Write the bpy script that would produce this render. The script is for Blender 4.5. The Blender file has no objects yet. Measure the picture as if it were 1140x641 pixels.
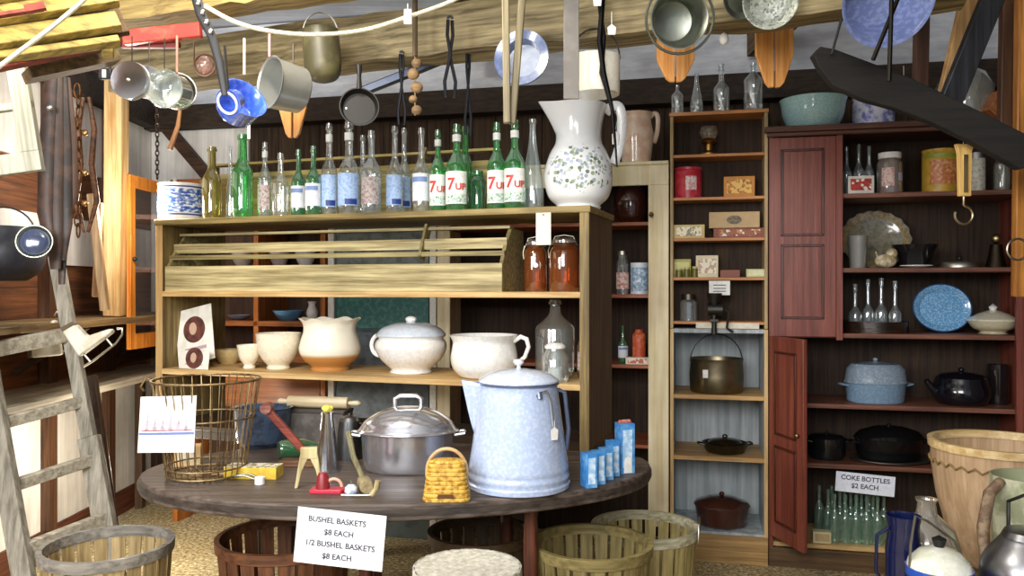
import bpy, bmesh, math, random
from mathutils import Vector, Matrix, Euler
random.seed(7)
PI = math.pi
SC = bpy.context.scene
COL = SC.collection
F, CX, HZ, CZ = 900.0, 570.0, 320.0, 1.35      # focal length in px of the 1140 wide frame, eye height 1.35 m

# ------------------------------------------------------------------ measuring
def W(px, py, Y):
    return Vector(((px - CX) / F * Y, Y, CZ + (HZ - py) / F * Y))
def zof(py, Y): return CZ + (HZ - py) / F * Y

class Frame:
    """a run of furniture: u along its front, v into its depth"""
    def __init__(s, ox, oy, deg):
        a = math.radians(deg); s.a = a; s.o = Vector((ox, oy)); s.d = Vector((math.cos(a), math.sin(a))); s.n = Vector((-math.sin(a), math.cos(a)))
    def pt(s, u, v, z=0.0):
        p = s.o + s.d * u + s.n * v
        return Vector((p.x, p.y, z))
    def u(s, px, v=0.0):
        k = (px - CX) / F
        return (k * (s.o.y + v * s.n.y) - s.o.x - v * s.n.x) / (s.d.x - k * s.d.y)
    def slot(s, x0, x1, ytop, v, z):
        """where a thing spanning x0..x1 with its top at ytop stands on a shelf at height z, with its width and height"""
        u = s.u((x0 + x1) / 2, v); p = s.pt(u, v, z)
        return p, (x1 - x0) / F * p.y, zof(ytop, p.y) - z

HUT = Frame(-1.646, 3.75, -18.5)          # the open shelf unit behind the table
BK = Frame(-0.397, 4.31, -13.0)           # the row of cupboards along the back wall
TZ = 0.72                                  # table top height
def tab(x0, x1, ytop, ybase, z=TZ, deep=None):
    Yf = (CZ - z) * F / (ybase - HZ)
    r = (x1 - x0) / 2 / F * Yf
    Yc = Yf + (r if deep is None else deep / 2)
    r = (x1 - x0) / 2 / F * Yc
    Yc = Yf + (r if deep is None else deep / 2)
    p = Vector((((x0 + x1) / 2 - CX) / F * Yc, Yc, z))
    return p, 2 * r, zof(ytop, Yc) - z

# ------------------------------------------------------------------ materials
def C(h, k=1.0):
    h = h.lstrip('#'); v = [int(h[i:i + 2], 16) / 255 for i in (0, 2, 4)]
    return tuple([((c / 12.92) if c <= .04045 else ((c + .055) / 1.055) ** 2.4) * k for c in v] + [1.0])
_M = {}
def _new(name):
    m = bpy.data.materials.new(name); m.use_nodes = True
    nt = m.node_tree; nt.nodes.clear()
    out = nt.nodes.new('ShaderNodeOutputMaterial')
    return m, nt, out
def _coords(nt, scale=(1, 1, 1)):
    tc = nt.nodes.new('ShaderNodeTexCoord'); mp = nt.nodes.new('ShaderNodeMapping')
    mp.inputs['Scale'].default_value = scale
    nt.links.new(tc.outputs['Object'], mp.inputs['Vector'])
    return mp.outputs['Vector']
def _noise(nt, vec, scale, detail=4, rough=.55):
    n = nt.nodes.new('ShaderNodeTexNoise'); n.inputs['Scale'].default_value = scale
    n.inputs['Detail'].default_value = detail; n.inputs['Roughness'].default_value = rough
    nt.links.new(vec, n.inputs['Vector']); return n.outputs['Fac']
def _ramp(nt, fac, stops):
    r = nt.nodes.new('ShaderNodeValToRGB'); e = r.color_ramp.elements
    while len(e) < len(stops): e.new(.5)
    for i, (p, c) in enumerate(stops): e[i].position = p; e[i].color = c
    nt.links.new(fac, r.inputs['Fac']); return r.outputs['Color']
def _bump(nt, fac, strength, dist=.004):
    b = nt.nodes.new('ShaderNodeBump'); b.inputs['Strength'].default_value = strength; b.inputs['Distance'].default_value = dist
    nt.links.new(fac, b.inputs['Height']); return b.outputs['Normal']
def wood(c1, c2, axis='x', rough=.6, grain=1.0):
    key = ('wood', c1, c2, axis, rough, grain)
    if key in _M: return _M[key]
    m, nt, out = _new('wood'); L = nt.links
    s = {'x': (1.5, 34, 34), 'y': (34, 1.5, 34), 'z': (34, 34, 1.5)}[axis]
    v = _coords(nt, tuple(q * grain for q in s))
    f = _noise(nt, v, 1.6, 6, .62)
    v2 = _coords(nt, (2.2, 2.2, 2.2)); f2 = _noise(nt, v2, 1.5, 3)
    col = _ramp(nt, f, [(.36, C(c1)), (.64, C(c2))])
    mx = nt.nodes.new('ShaderNodeMixRGB'); mx.blend_type = 'MULTIPLY'; mx.inputs[0].default_value = .55
    L.new(col, mx.inputs[1]); L.new(_ramp(nt, f2, [(.3, (.62, .60, .58, 1)), (.65, (1.08, 1.08, 1.06, 1))]), mx.inputs[2])
    b = nt.nodes.new('ShaderNodeBsdfPrincipled'); b.inputs['Roughness'].default_value = rough
    L.new(mx.outputs[0], b.inputs['Base Color']); L.new(_bump(nt, f, .5), b.inputs['Normal'])
    L.new(b.outputs[0], out.inputs[0]); _M[key] = m; return m
def paint(c, rough=.45, speck=None, amount=.0, scale=60, metal=0.0, coat=0.0, bump=0.0, thr=.62):
    key = ('paint', c, rough, speck, amount, scale, metal, coat, bump, thr)
    if key in _M: return _M[key]
    m, nt, out = _new('paint'); L = nt.links
    b = nt.nodes.new('ShaderNodeBsdfPrincipled'); b.inputs['Roughness'].default_value = rough
    b.inputs['Metallic'].default_value = metal
    b.inputs['Coat Weight'].default_value = coat; b.inputs['Coat Roughness'].default_value = .05
    f = _noise(nt, _coords(nt), scale, 3)
    c0 = C(c); cs = C(speck) if speck else tuple([q * .8 for q in c0[:3]] + [1])
    mxc = tuple([c0[i] * (1 - amount) + cs[i] * amount for i in range(3)] + [1]) if amount else tuple([q * .9 for q in c0[:3]] + [1])
    L.new(_ramp(nt, f, [(thr - .16, c0), (thr, mxc)]), b.inputs['Base Color'])
    if bump: L.new(_bump(nt, f, bump), b.inputs['Normal'])
    L.new(b.outputs[0], out.inputs[0]); _M[key] = m; return m
def enamel(c, speck=None, amount=.0, scale=70): return paint(c, .16, speck, amount, scale, 0, .6)
def metal(c='#b8b8b8', rough=.25, bump=.0, speck=None, amount=0, scale=30): return paint(c, rough, speck, amount, scale, 1.0, 0, bump)
def glass(tint=(.93, .97, .95), haze=.05, gloss=.10, rough=.04):
    key = ('glass', tint, haze, gloss, rough)
    if key in _M: return _M[key]
    m, nt, out = _new('glass'); L = nt.links
    t = nt.nodes.new('ShaderNodeBsdfTransparent'); t.inputs[0].default_value = tuple(tint) + (1,)
    g = nt.nodes.new('ShaderNodeBsdfGlossy'); g.inputs['Roughness'].default_value = rough; g.inputs[0].default_value = (1, 1, 1, 1)
    d = nt.nodes.new('ShaderNodeBsdfDiffuse'); mxv = max(tint); d.inputs[0].default_value = tuple([.75 * (q / mxv) ** 1.0 for q in tint] + [1])
    lw = nt.nodes.new('ShaderNodeLayerWeight'); lw.inputs['Blend'].default_value = .35
    mr = nt.nodes.new('ShaderNodeMapRange'); mr.inputs['To Min'].default_value = gloss; mr.inputs['To Max'].default_value = min(.9, gloss + .6)
    L.new(lw.outputs['Facing'], mr.inputs['Value'])
    m1 = nt.nodes.new('ShaderNodeMixShader'); m1.inputs[0].default_value = haze  # pale diffuse share: cloudiness, and whitish highlights put into the clear glass
    L.new(t.outputs[0], m1.inputs[1]); L.new(d.outputs[0], m1.inputs[2])
    m2 = nt.nodes.new('ShaderNodeMixShader'); L.new(mr.outputs[0], m2.inputs[0]); L.new(m1.outputs[0], m2.inputs[1]); L.new(g.outputs[0], m2.inputs[2])
    L.new(m2.outputs[0], out.inputs[0]); _M[key] = m; return m
def printed(base, inks, scale=40, thr=.55, rough=.5, stretch=(1, 1, 1)):
    """a printed surface: blotches of inks on a base colour"""
    key = ('print', base, tuple(inks), scale, thr, rough, stretch)
    if key in _M: return _M[key]
    m, nt, out = _new('print'); L = nt.links
    v = _coords(nt, stretch)
    vo = nt.nodes.new('ShaderNodeTexVoronoi'); vo.inputs['Scale'].default_value = scale; L.new(v, vo.inputs['Vector'])
    sep = nt.nodes.new('ShaderNodeSeparateColor'); L.new(vo.outputs['Color'], sep.inputs[0])
    r = nt.nodes.new('ShaderNodeValToRGB'); r.color_ramp.interpolation = 'CONSTANT'; e = r.color_ramp.elements
    stops = [(0, C(base))] + [(thr + (1 - thr) * i / len(inks), C(c)) for i, c in enumerate(inks)]
    while len(e) < len(stops): e.new(.5)
    for i, (p, c) in enumerate(stops): e[i].position = p; e[i].color = c
    L.new(sep.outputs[0], r.inputs['Fac'])
    b = nt.nodes.new('ShaderNodeBsdfPrincipled'); b.inputs['Roughness'].default_value = rough
    L.new(r.outputs['Color'], b.inputs['Base Color']); L.new(b.outputs[0], out.inputs[0]); _M[key] = m; return m

# ------------------------------------------------------------------ mesh building
class MB:
    def __init__(s): s.bm = bmesh.new()
    def box(s, x0, x1, y0, y1, z0, z1, M=None):
        vs = [s.bm.verts.new((x, y, z)) for x in (x0, x1) for y in (y0, y1) for z in (z0, z1)]
        if M is not None:
            for v in vs: v.co = M @ v.co
        for f in ((0, 1, 3, 2), (4, 6, 7, 5), (0, 4, 5, 1), (2, 3, 7, 6), (0, 2, 6, 4), (1, 5, 7, 3)):
            s.bm.faces.new([vs[i] for i in f])
        return s
    def bar(s, a, b, w, t, up=(0, 0, 1)):
        """a plank from a to b: w across, t thick"""
        a, b = Vector(a), Vector(b); d = (b - a); L = d.length; d.normalize(); upv = Vector(up)
        if abs(d.dot(upv)) > .98: upv = Vector((0, 1, 0))
        x = d; y = upv.cross(x).normalized(); z = x.cross(y)
        M = Matrix((x, y, z)).transposed().to_4x4(); M.translation = a
        return s.box(0, L, -w / 2, w / 2, -t / 2, t / 2, M)
    def lathe(s, prof, seg=36, M=None, sx=1, sy=1, fn=None):
        rings = []
        for (r, z) in prof:
            if r < 1e-5:
                rings.append([s.bm.verts.new((0, 0, z))])
            else:
                rings.append([s.bm.verts.new((r * sx * math.cos(2 * PI * i / seg), r * sy * math.sin(2 * PI * i / seg), z)) for i in range(seg)])
        new = [v for r in rings for v in r]
        if fn:
            for v in new: v.co = Vector(fn(v.co))
        if M is not None:
            for v in new: v.co = M @ v.co
        for a, b in zip(rings, rings[1:]):
            for i in range(seg):
                j = (i + 1) % seg
                if len(a) == 1 and len(b) == 1: continue
                if len(a) == 1: s.bm.faces.new((a[0], b[j], b[i]))
                elif len(b) == 1: s.bm.faces.new((a[i], a[j], b[0]))
                else: s.bm.faces.new((a[i], a[j], b[j], b[i]))
        return s
    def tube(s, pts, r, seg=8, closed=False, flat=1.0):
        pts = [Vector(p) for p in pts]; n = len(pts); rings = []
        rr = r if isinstance(r, (list, tuple)) else [r] * n
        prev = None
        for i, p in enumerate(pts):
            if closed: t = pts[(i + 1) % n] - pts[i - 1]
            else: t = pts[min(i + 1, n - 1)] - pts[max(i - 1, 0)]
            t.normalize()
            if prev is None:
                a = Vector((0, 0, 1)) if abs(t.z) < .9 else Vector((0, 1, 0))
                nx = t.cross(a).normalized()
            else:
                nx = (prev - t * prev.dot(t)).normalized()
            prev = nx; ny = t.cross(nx)
            rings.append([s.bm.verts.new(p + nx * (rr[i] * math.cos(2 * PI * k / seg)) + ny * (rr[i] * flat * math.sin(2 * PI * k / seg))) for k in range(seg)])
        m = n if closed else n - 1
        for i in range(m):
            a, b = rings[i], rings[(i + 1) % n]
            for k in range(seg):
                l = (k + 1) % seg; s.bm.faces.new((a[k], a[l], b[l], b[k]))
        if not closed:
            s.bm.faces.new(rings[0][::-1]); s.bm.faces.new(rings[-1])
        return s
    def ball(s, c, r, sx=1, sy=1, sz=1, seg=16, rings=10):
        M = Matrix.Translation(Vector(c)) @ Matrix.Diagonal((sx, sy, sz, 1))
        return s.lathe([(r * math.sin(PI * i / rings) if 0 < i < rings else 0, -r * math.cos(PI * i / rings)) for i in range(rings + 1)], seg, M)
    def prism(s, poly, y0, y1, M=None, plane='xz'):
        def P(a, b, c):
            return {'xz': (a, c, b), 'xy': (a, b, c), 'yz': (c, a, b)}[plane]
        A = [s.bm.verts.new(P(p[0], p[1], y0)) for p in poly]; B = [s.bm.verts.new(P(p[0], p[1], y1)) for p in poly]
        if M is not None:
            for v in A + B: v.co = M @ v.co
        s.bm.faces.new(A); s.bm.faces.new(B[::-1])
        n = len(poly)
        for i in range(n): s.bm.faces.new((A[i], B[i], B[(i + 1) % n], A[(i + 1) % n]))
        return s
    def build(s, name, mat, parent=None, smooth=None, bevel=0.0, sub=0):
        bmesh.ops.recalc_face_normals(s.bm, faces=s.bm.faces[:])
        me = bpy.data.meshes.new(name); s.bm.to_mesh(me); s.bm.free()
        o = bpy.data.objects.new(name, me); COL.objects.link(o)
        if mat: me.materials.append(mat)
        if parent: o.parent = parent
        if bevel:
            b = o.modifiers.new('bevel', 'BEVEL'); b.width = bevel; b.segments = 2; b.limit_method = 'ANGLE'
        if sub:
            q = o.modifiers.new('sub', 'SUBSURF'); q.levels = sub; q.render_levels = sub
        if smooth is None or smooth:
            for p in me.polygons: p.use_smooth = True
            me.set_sharp_from_angle(angle=math.radians(38))
        return o

def shell(prof, t=.004):
    """closed vessel wall: outer profile from the foot up, then the inside down again"""
    inner = [(max(r - t, .0), z) for (r, z) in prof if r > t]
    zb = prof[0][1] + t
    inner = [(r, max(z, zb)) for r, z in inner][::-1]
    return [(0, prof[0][1])] + list(prof) + inner + [(0, zb)]
def smoothprof(pts, n=6):
    """Catmull-Rom through profile points"""
    out = []
    P = [pts[0]] + list(pts) + [pts[-1]]
    for i in range(1, len(P) - 2):
        p0, p1, p2, p3 = P[i - 1:i + 3]
        for k in range(n):
            t = k / n
            q = [.5 * ((2 * p1[j]) + (-p0[j] + p2[j]) * t + (2 * p0[j] - 5 * p1[j] + 4 * p2[j] - p3[j]) * t * t + (-p0[j] + 3 * p1[j] - 3 * p2[j] + p3[j]) * t ** 3) for j in (0, 1)]
            out.append((max(q[0], 0.0005), q[1]))
    out.append(pts[-1]); return out
def arc(c, r, a0, a1, n=10, plane='xz', rz=None):
    rz = r if rz is None else rz; o = []
    for i in range(n + 1):
        a = math.radians(a0 + (a1 - a0) * i / n); x, y = r * math.cos(a), rz * math.sin(a)
        o.append(Vector(c) + Vector({'xz': (x, 0, y), 'xy': (x, y, 0), 'yz': (0, x, y)}[plane]))
    return o

LABELS = {}
def tag(o, label, cat, group=None, kind=None):
    o['label'] = label; o['category'] = cat
    if group: o['group'] = group
    if kind: o['kind'] = kind
    return o
def thing(name, label, cat, loc=(0, 0, 0), rz=0.0, group=None, rot=None):
    o = bpy.data.objects.new(name, None); COL.objects.link(o); o.empty_display_size = .05
    o.location = loc; o.rotation_euler = rot if rot is not None else (0, 0, rz)
    return tag(o, label, cat, group)
def aim(direction, spin=0.0):
    q = Vector(direction).normalized().to_track_quat('Z', 'Y')
    return (q.to_matrix() @ Matrix.Rotation(spin, 3, 'Z')).to_euler()
def struct(name, mb, mat, parent=None, **k):
    o = mb.build(name, mat, parent, **k)
    if parent is None: o['kind'] = 'structure'
    return o
def dup(root, loc, label, rz=None, group=None, scale=None):
    r = root.copy(); COL.objects.link(r); r.location = loc; r['label'] = label
    if rz is not None: r.rotation_euler = (0, 0, rz)
    if group: r['group'] = group
    if scale: r.scale = scale
    for ch in list(root.children):
        c = ch.copy(); COL.objects.link(c); c.parent = r
        for g in list(ch.children):
            d = g.copy(); COL.objects.link(d); d.parent = c
    return r
def words(text, size, mat, parent, loc=(0, 0, 0), rot=(PI / 2, 0, 0), depth=.0004, wrap=None, name='lettering', align='CENTER', spacing=1.0, shear=0.0, bold=0.0):
    cu = bpy.data.curves.new('t', 'FONT'); cu.body = text; cu.size = size; cu.align_x = align; cu.extrude = depth
    cu.space_line = spacing; cu.shear = shear; cu.offset = bold; cu.resolution_u = 4
    t = bpy.data.objects.new('t', cu); COL.objects.link(t)
    dg = bpy.context.evaluated_depsgraph_get(); dg.update()
    me = bpy.data.meshes.new_from_object(t.evaluated_get(dg)); me.name = name
    bpy.data.objects.remove(t); bpy.data.curves.remove(cu)
    if wrap:                       # wrap round a can of radius wrap, facing -y
        bb = bmesh.new(); bb.from_mesh(me); bmesh.ops.triangulate(bb, faces=bb.faces[:])
        for _ in range(3):
            ed = [e for e in bb.edges if e.calc_length() > wrap * .12]
            if ed: bmesh.ops.subdivide_edges(bb, edges=ed, cuts=1)
            bmesh.ops.triangulate(bb, faces=bb.faces[:])
        bb.to_mesh(me); bb.free()
        for v in me.vertices:
            a = v.co.x / wrap; rr = wrap + v.co.z + .0018
            v.co = Vector((rr * math.sin(a), -rr * math.cos(a), v.co.y))
        rot = (0, 0, 0)
    me.materials.clear(); me.materials.append(mat)
    o = bpy.data.objects.new(name, me); COL.objects.link(o); o.parent = parent; o.location = loc; o.rotation_euler = rot
    return o
def band(r, z0, z1, a0=-180, a1=0, n=24, mb=None, t=.0006):
    """a paper label round a round thing, angles in degrees (-90 faces the viewer)"""
    mb = mb or MB(); rows = []
    for i in range(n + 1):
        a = math.radians(a0 + (a1 - a0) * i / n); c, s_ = math.cos(a), math.sin(a)
        rows.append([mb.bm.verts.new((q * c, q * s_, z)) for q, z in ((r + .0003, z0), (r + .0003 + t, z0), (r + .0003 + t, z1), (r + .0003, z1))])
    for a, b in zip(rows, rows[1:]):
        for k in range(4):
            l = (k + 1) % 4; mb.bm.faces.new((a[k], a[l], b[l], b[k]))
    return mb
# ------------------------------------------------------------------ palette
BLK = paint('#151515', .5); INK = paint('#33333c', .7); WHT = paint('#f4f3ee', .6); IVORY = paint('#efe6c8', .45)
def floor_mat():
    m, nt, out = _new('straw_floor'); L = nt.links
    f = _noise(nt, _coords(nt), 55, 6, .75); g = _noise(nt, _coords(nt), 2.2, 3)
    c = _ramp(nt, f, [(.36, C('#57492f')), (.5, C('#ab9a70')), (.62, C('#e8e0c2'))])
    mx = nt.nodes.new('ShaderNodeMixRGB'); mx.blend_type = 'MULTIPLY'; mx.inputs[0].default_value = .6
    L.new(c, mx.inputs[1]); L.new(_ramp(nt, g, [(.35, (.8, .7, .52, 1)), (.6, (1.1, 1.1, 1.05, 1))]), mx.inputs[2])
    b = nt.nodes.new('ShaderNodeBsdfPrincipled'); b.inputs['Roughness'].default_value = .9
    L.new(mx.outputs[0], b.inputs['Base Color']); L.new(_bump(nt, f, .8, .01), b.inputs['Normal']); L.new(b.outputs[0], out.inputs[0]); return m
RUST = wood('#4a2c1a', '#86532f', 'y', .7); DARK = wood('#1d150e', '#3d2d1f', 'x', .75); DARKZ = wood('#1a130d', '#37291d', 'z', .75)
WASH = wood('#dedbd6', '#f8f6f2', 'z', .75, .6); GREYB = wood('#c2c9d6', '#e0e5ee', 'x', .7, .5)
LOG = wood('#5c5034', '#a89870', 'x', .75); GREYW = wood('#8a8578', '#b9b2a3', 'z', .75)

# floor, walls, ceiling
struct('floor', MB().box(-3.2, 3.2, -1.6, 6.2, -.1, 0), floor_mat())
wl = MB().box(-2.5, -2.36, -1.6, 5.6, 0, 3.0); struct('wall_left', wl, RUST)
def wallpt(x): return 4.73 - .231 * x
M_BK = Matrix.Translation((0, 4.73, 0)) @ Matrix.Rotation(math.radians(-13), 4, 'Z')
mbk = MB(); 
for i in range(40):
    x0 = -2.62 + i * .14; mbk.box(x0, x0 + .136, 0, .1, 0, 2.5, M_BK)
mbk.box(-2.62, 2.98, .04, .14, 0, 3.0, M_BK)
struct('wall_back', mbk, wood('#2a1c12', '#54402c', 'z', .8))
struct('wall_right', MB().box(2.8, 2.92, -1.6, 4.4, 0, 3.0), wood('#2a1c12', '#54402c', 'z', .8))
struct('ceiling', MB().box(-3.2, 3.2, -1.6, 6.2, 3.0, 3.1), GREYB)
struct('trim_1', MB().box(-2.42, 2.9, -.05, .035, 2.50, 2.99, M_BK), GREYB)             # pale boards above the plate
struct('trim_2', MB().box(-2.42, 2.9, -.12, -.0, 2.36, 2.50, M_BK), DARK)                # dark wall plate
# whitewashed boards on the back wall near the corner, with the brace in front
struct('trim_3', MB().box(-2.40, -1.70, -.02, -.001, 1.0, 2.36, M_BK), WASH)
br = MB().bar(M_BK @ Vector((-2.30, -.05, 2.42)), M_BK @ Vector((-1.75, -.05, 1.83)), .07, .09, (0, 1, 0)); struct('trim_4', br, wood('#2d1c11', '#5a3b24', 'x', .7))
# left wall: whitewash fields between dark girts
struct('trim_5', MB().box(-2.36, -2.345, 2.4, 5.25, .14, .80), WASH)
struct('trim_6', MB().box(-2.36, -2.345, 2.4, 5.25, 1.47, 1.72), WASH)
struct('trim_7', MB().box(-2.36, -2.345, 2.4, 5.25, 1.98, 2.37), WASH)
struct('trim_8', MB().box(-2.36, -2.26, 1.5, 5.25, 2.37, 2.52), DARK)
for i, y in enumerate((3.45, 4.02, 4.62)):
    struct('trim_%d' % (9 + i), MB().box(-2.36, -2.30, y, y + .07, .14, 2.37), wood('#3a2415', '#6b4528', 'z', .7))
struct('baseboard_left', MB().box(-2.36, -2.33, 1.5, 5.25, 0, .14), wood('#4a2517', '#74402a', 'y', .6))
struct('baseboard_back', MB().box(-2.42, 2.9, -.03, -.002, 0, .14, M_BK), wood('#4a2517', '#74402a', 'x', .6))
# overhead timbers
TA = Frame(-1.70, 3.43, -20.5)
def beamA(u0, u1, z0, z1, d0, d1):
    M = Matrix.Translation(TA.pt(0, 0)) @ Matrix.Rotation(TA.a, 4, 'Z'); return MB().box(u0, u1, d0, d1, z0, z1, M)
def rough_beam(u0, u1, z0, z1, d0, d1, n=30, amp=.008):
    b = MB(); M = Matrix.Identity(4)
    pts = []
    rows = []
    for i in range(n + 1):
        u = u0 + (u1 - u0) * i / n
        j = [random.uniform(-amp, amp) for _ in range(6)]
        rows.append([b.bm.verts.new(M @ Vector(p)) for p in ((u, d0 + j[0], z0 + j[1]), (u, d0 + j[2] - .006, (z0 + z1) / 2), (u, d0 + j[3], z1 + j[4]), (u, d1, z1 + j[4]), (u, d1, z0 + j[5]))])
    for a, c in zip(rows, rows[1:]):
        for k in range(5): b.bm.faces.new((a[k], a[(k + 1) % 5], c[(k + 1) % 5], c[k]))
    b.bm.faces.new(rows[0]); b.bm.faces.new(rows[-1][::-1]); return b
def place(o): o.location = TA.pt(0, 0); o.rotation_euler = (0, 0, TA.a); return o
place(struct('trim_12', rough_beam(.05, 3.2, 2.17, 2.345, -.06, .08), LOG))
place(struct('trim_13', rough_beam(.35, 2.2, 2.30, 2.42, -.42, -.30), wood('#6e5a30', '#b09a60', 'x', .7)))
place(struct('trim_14', rough_beam(.75, 3.0, 2.44, 2.56, -.55, -.44), wood('#33240f', '#5d4620', 'x', .7)))
for i, (x, y0) in enumerate(((-1.95, 1.2), (-.25, 1.0), (1.25, 1.0))):
    struct('trim_%d' % (15 + i), MB().box(x, x + .10, y0, 4.3, 2.58, 2.72), wood('#4a3a22', '#86704a', 'y', .7))

# ------------------------------------------------------------------ open shelf unit behind the table
OLIVE = wood('#6b5a30', '#a8935a', 'x', .6); OLIVZ = wood('#5d4c28', '#9a8450', 'z', .6); PINE = wood('#b08a50', '#e0bf86', 'x', .55); PINEZ = wood('#b8935a', '#e6cb95', 'z', .55)
SIDEB = wood('#3f2a18', '#6b4c2e', 'z', .6)
Z1, Z2, Z3 = 1.667, 1.335, .978
LH = 2.045; DH = .45
h = thing('shelf_unit', 'weathered open shelf unit carrying bottles, crates and crockery behind the round table', 'shelf', HUT.pt(0, 0), HUT.a)
MB().box(0, .028, 0, DH, .722, Z1 - .026).build('side_panel', OLIVZ, h, bevel=.002)
MB().box(LH - .028, LH, .012, DH, .722, Z1 - .026).build('side_panel', SIDEB, h, bevel=.002)
MB().box(LH - .034, LH + .004, -.006, .014, .722, Z1 - .026).build('face_strip', OLIVZ, h, bevel=.002)
MB().box(-.004, .034, -.006, 0, .722, Z1 - .026).build('face_strip', wood('#a07c48', '#c8a874', 'z', .6), h, bevel=.002)
MB().box(-.01, LH + .01, -.01, DH, Z1 - .026, Z1).build('shelf', OLIVE, h, bevel=.003)
for z in (Z2, Z3):
    MB().box(.028, LH - .028, -.006, DH, z - .024, z).build('shelf', PINE, h, bevel=.003)
MB().box(.0, LH, .0, DH, .702, .722).build('shelf', wood('#2e2218', '#4c3a28', 'x', .6), h, bevel=.003)
st = thing('trestle', 'dark plank trestle under the open shelf unit, half hidden by the round table', 'trestle', HUT.pt(0, 0), HUT.a)
MB().box(.02, LH - .02, .02, DH - .02, .66, .70).build('trestle_top', wood('#241a12', '#3c2d1f', 'x', .6), st, bevel=.003)
for (x, y) in ((.42, .12), (.42, .36), (1.62, .16), (1.62, .36)): MB().box(x, x + .05, y, y + .05, 0, .66).build('leg', wood('#241a12', '#3c2d1f', 'z', .6), st)

# ------------------------------------------------------------------ cupboards along the back wall
def cupboard_frame(x0, x1): return BK.u(x0), BK.u(x1)
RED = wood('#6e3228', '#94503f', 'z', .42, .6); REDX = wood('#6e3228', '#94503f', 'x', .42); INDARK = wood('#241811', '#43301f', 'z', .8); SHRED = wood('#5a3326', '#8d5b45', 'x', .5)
# red cupboard
a0, a1 = BK.u(856), BK.u(1152)
rc = thing('cupboard', 'tall red painted cupboard of dark shelves with a panelled door standing open', 'cupboard', BK.pt(a0, 0), BK.a)
w = a1 - a0; DC = .40; TOP = 2.10
MB().box(0, .02, 0, DC, .0, TOP).build('side_panel', RED, rc, bevel=.002)
MB().box(w - .02, w, 0, DC, .0, TOP).build('side_panel', RED, rc, bevel=.002)
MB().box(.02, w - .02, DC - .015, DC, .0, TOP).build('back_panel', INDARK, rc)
b = MB().box(-.02, w + .03, -.035, DC, TOP, TOP + .028); b.box(-.01, w + .02, -.02, 0, TOP - .02, TOP); b.build('crown', wood('#4a2a1e', '#6e4736', 'x', .5), rc, bevel=.004)
RZ = [1.802, 1.446, 1.132, .793, .504, .115]
for i, z in enumerate(RZ):
    MB().box(.02, w - .02, .02, DC - .015, z - .022, z).build('shelf', SHRED if i < 5 else PINE, rc, bevel=.002)
w1 = BK.u(931) - a0
def door_panel(parent, wd, z0, z1, rails, side=-1):
    MB().box(0, wd, 0, .022, z0, z1).build('door_slab', RED, parent, bevel=.003)
    for (p0, p1) in rails:
        fr = MB()
        for (q0, q1, r0, r1) in ((.055, wd - .055, p0, p0 + .012), (.055, wd - .055, p1 - .012, p1), (.055, .067, p0, p1), (wd - .067, wd - .055, p0, p1)):
            fr.box(q0, q1, -.006, .001, r0, r1)
        fr.build('panel_moulding', wood('#3e140c', '#5e2a1c', 'z', .4), parent, bevel=.002)
d = bpy.data.objects.new('door', None); COL.objects.link(d); d.parent = rc; d.location = (0, -.002, 0)
door_panel(d, w1, 1.115, TOP - .022, [(1.20, 1.56), (1.60, 2.02)])
d2 = bpy.data.objects.new('door', None); COL.objects.link(d2); d2.parent = rc; d2.location = (.0, -.004, 0); d2.rotation_euler = (0, 0, math.radians(-65))
door_panel(d2, .295, .155, 1.118, [(.23, .60), (.65, 1.05)])
MB().ball((.265, -.012, .68), .011).build('knob', metal('#a08860', .4), d2)
MB().box(w1, w1 + .03, 0, .02, 1.10, TOP).build('stile', RED, rc, bevel=.002)
MB().box(w - .075, w - .02, -.002, .02, .1, TOP).build('stile', RED, rc, bevel=.002)
MB().box(0, w, -.004, .018, .0, .092).build('kick_board', wood('#3e2a16', '#6d5230', 'x', .6), rc, bevel=.002)
# narrow pine shelves above
b0, b1 = BK.u(746), BK.u(855)
px_ = thing('bookcase', 'narrow pine shelf case of tins and cartons between the cream and red cupboards', 'shelf', BK.pt(b0, 0), BK.a)
wp = b1 - b0; zb, zt = 1.150, 2.205; DP = .17
PSH = wood('#a86a38', '#dc9a5c', 'x', .5)
for (q0, q1) in ((0, .016), (wp - .016, wp)):
    MB().box(q0, q1, 0, DP, zb, zt).build('side_panel', wood('#9a8058', '#cfb78a', 'z', .6), px_, bevel=.002)
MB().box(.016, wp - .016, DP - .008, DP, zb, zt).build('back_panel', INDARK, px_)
MB().box(-.004, wp + .004, -.004, DP, zt, zt + .018).build('top_board', PSH, px_, bevel=.002)
PZ = [2.013, 1.80, 1.598, 1.403, 1.185]
for z in PZ: MB().box(.016, wp - .016, .002, DP - .008, z - .015, z).build('shelf', PSH, px_, bevel=.002)
# lower case with pale blue inside
lc = thing('cabinet', 'doorless low cabinet with pale blue inside holding three cooking pots', 'cabinet', BK.pt(b0, 0), BK.a)
PALE = wood('#8f9aa0', '#c0c8cc', 'z', .6, .5)
zl = zb - .002
for (q0, q1) in ((0, .018), (wp - .018, wp)):
    MB().box(q0, q1, .004, .38, 0, zl).build('side_panel', PALE, lc, bevel=.002)
    MB().box(q0, q1, -.008, .004, 0, zl).build('face_strip', PINEZ, lc, bevel=.002)
MB().box(.018, wp - .018, .372, .38, .1, zl).build('back_panel', PALE, lc)
MB().box(.018, wp - .018, .004, .372, zl - .02, zl).build('top_board', PALE, lc)
LZ = [.822, .519, .150]
for z in LZ[:2]: MB().box(.018, wp - .018, -.002, .372, z - .022, z).build('shelf', wood('#a07a48', '#d0a86c', 'x', .55), lc, bevel=.002)
MB().box(.018, wp - .018, -.004, .372, .126, .150).build('shelf', PALE, lc, bevel=.002)
MB().box(.0, wp, -.012, .004, .0, .138).build('kick_board', wood('#8a6a3c', '#b89560', 'x', .6), lc, bevel=.002)
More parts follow.
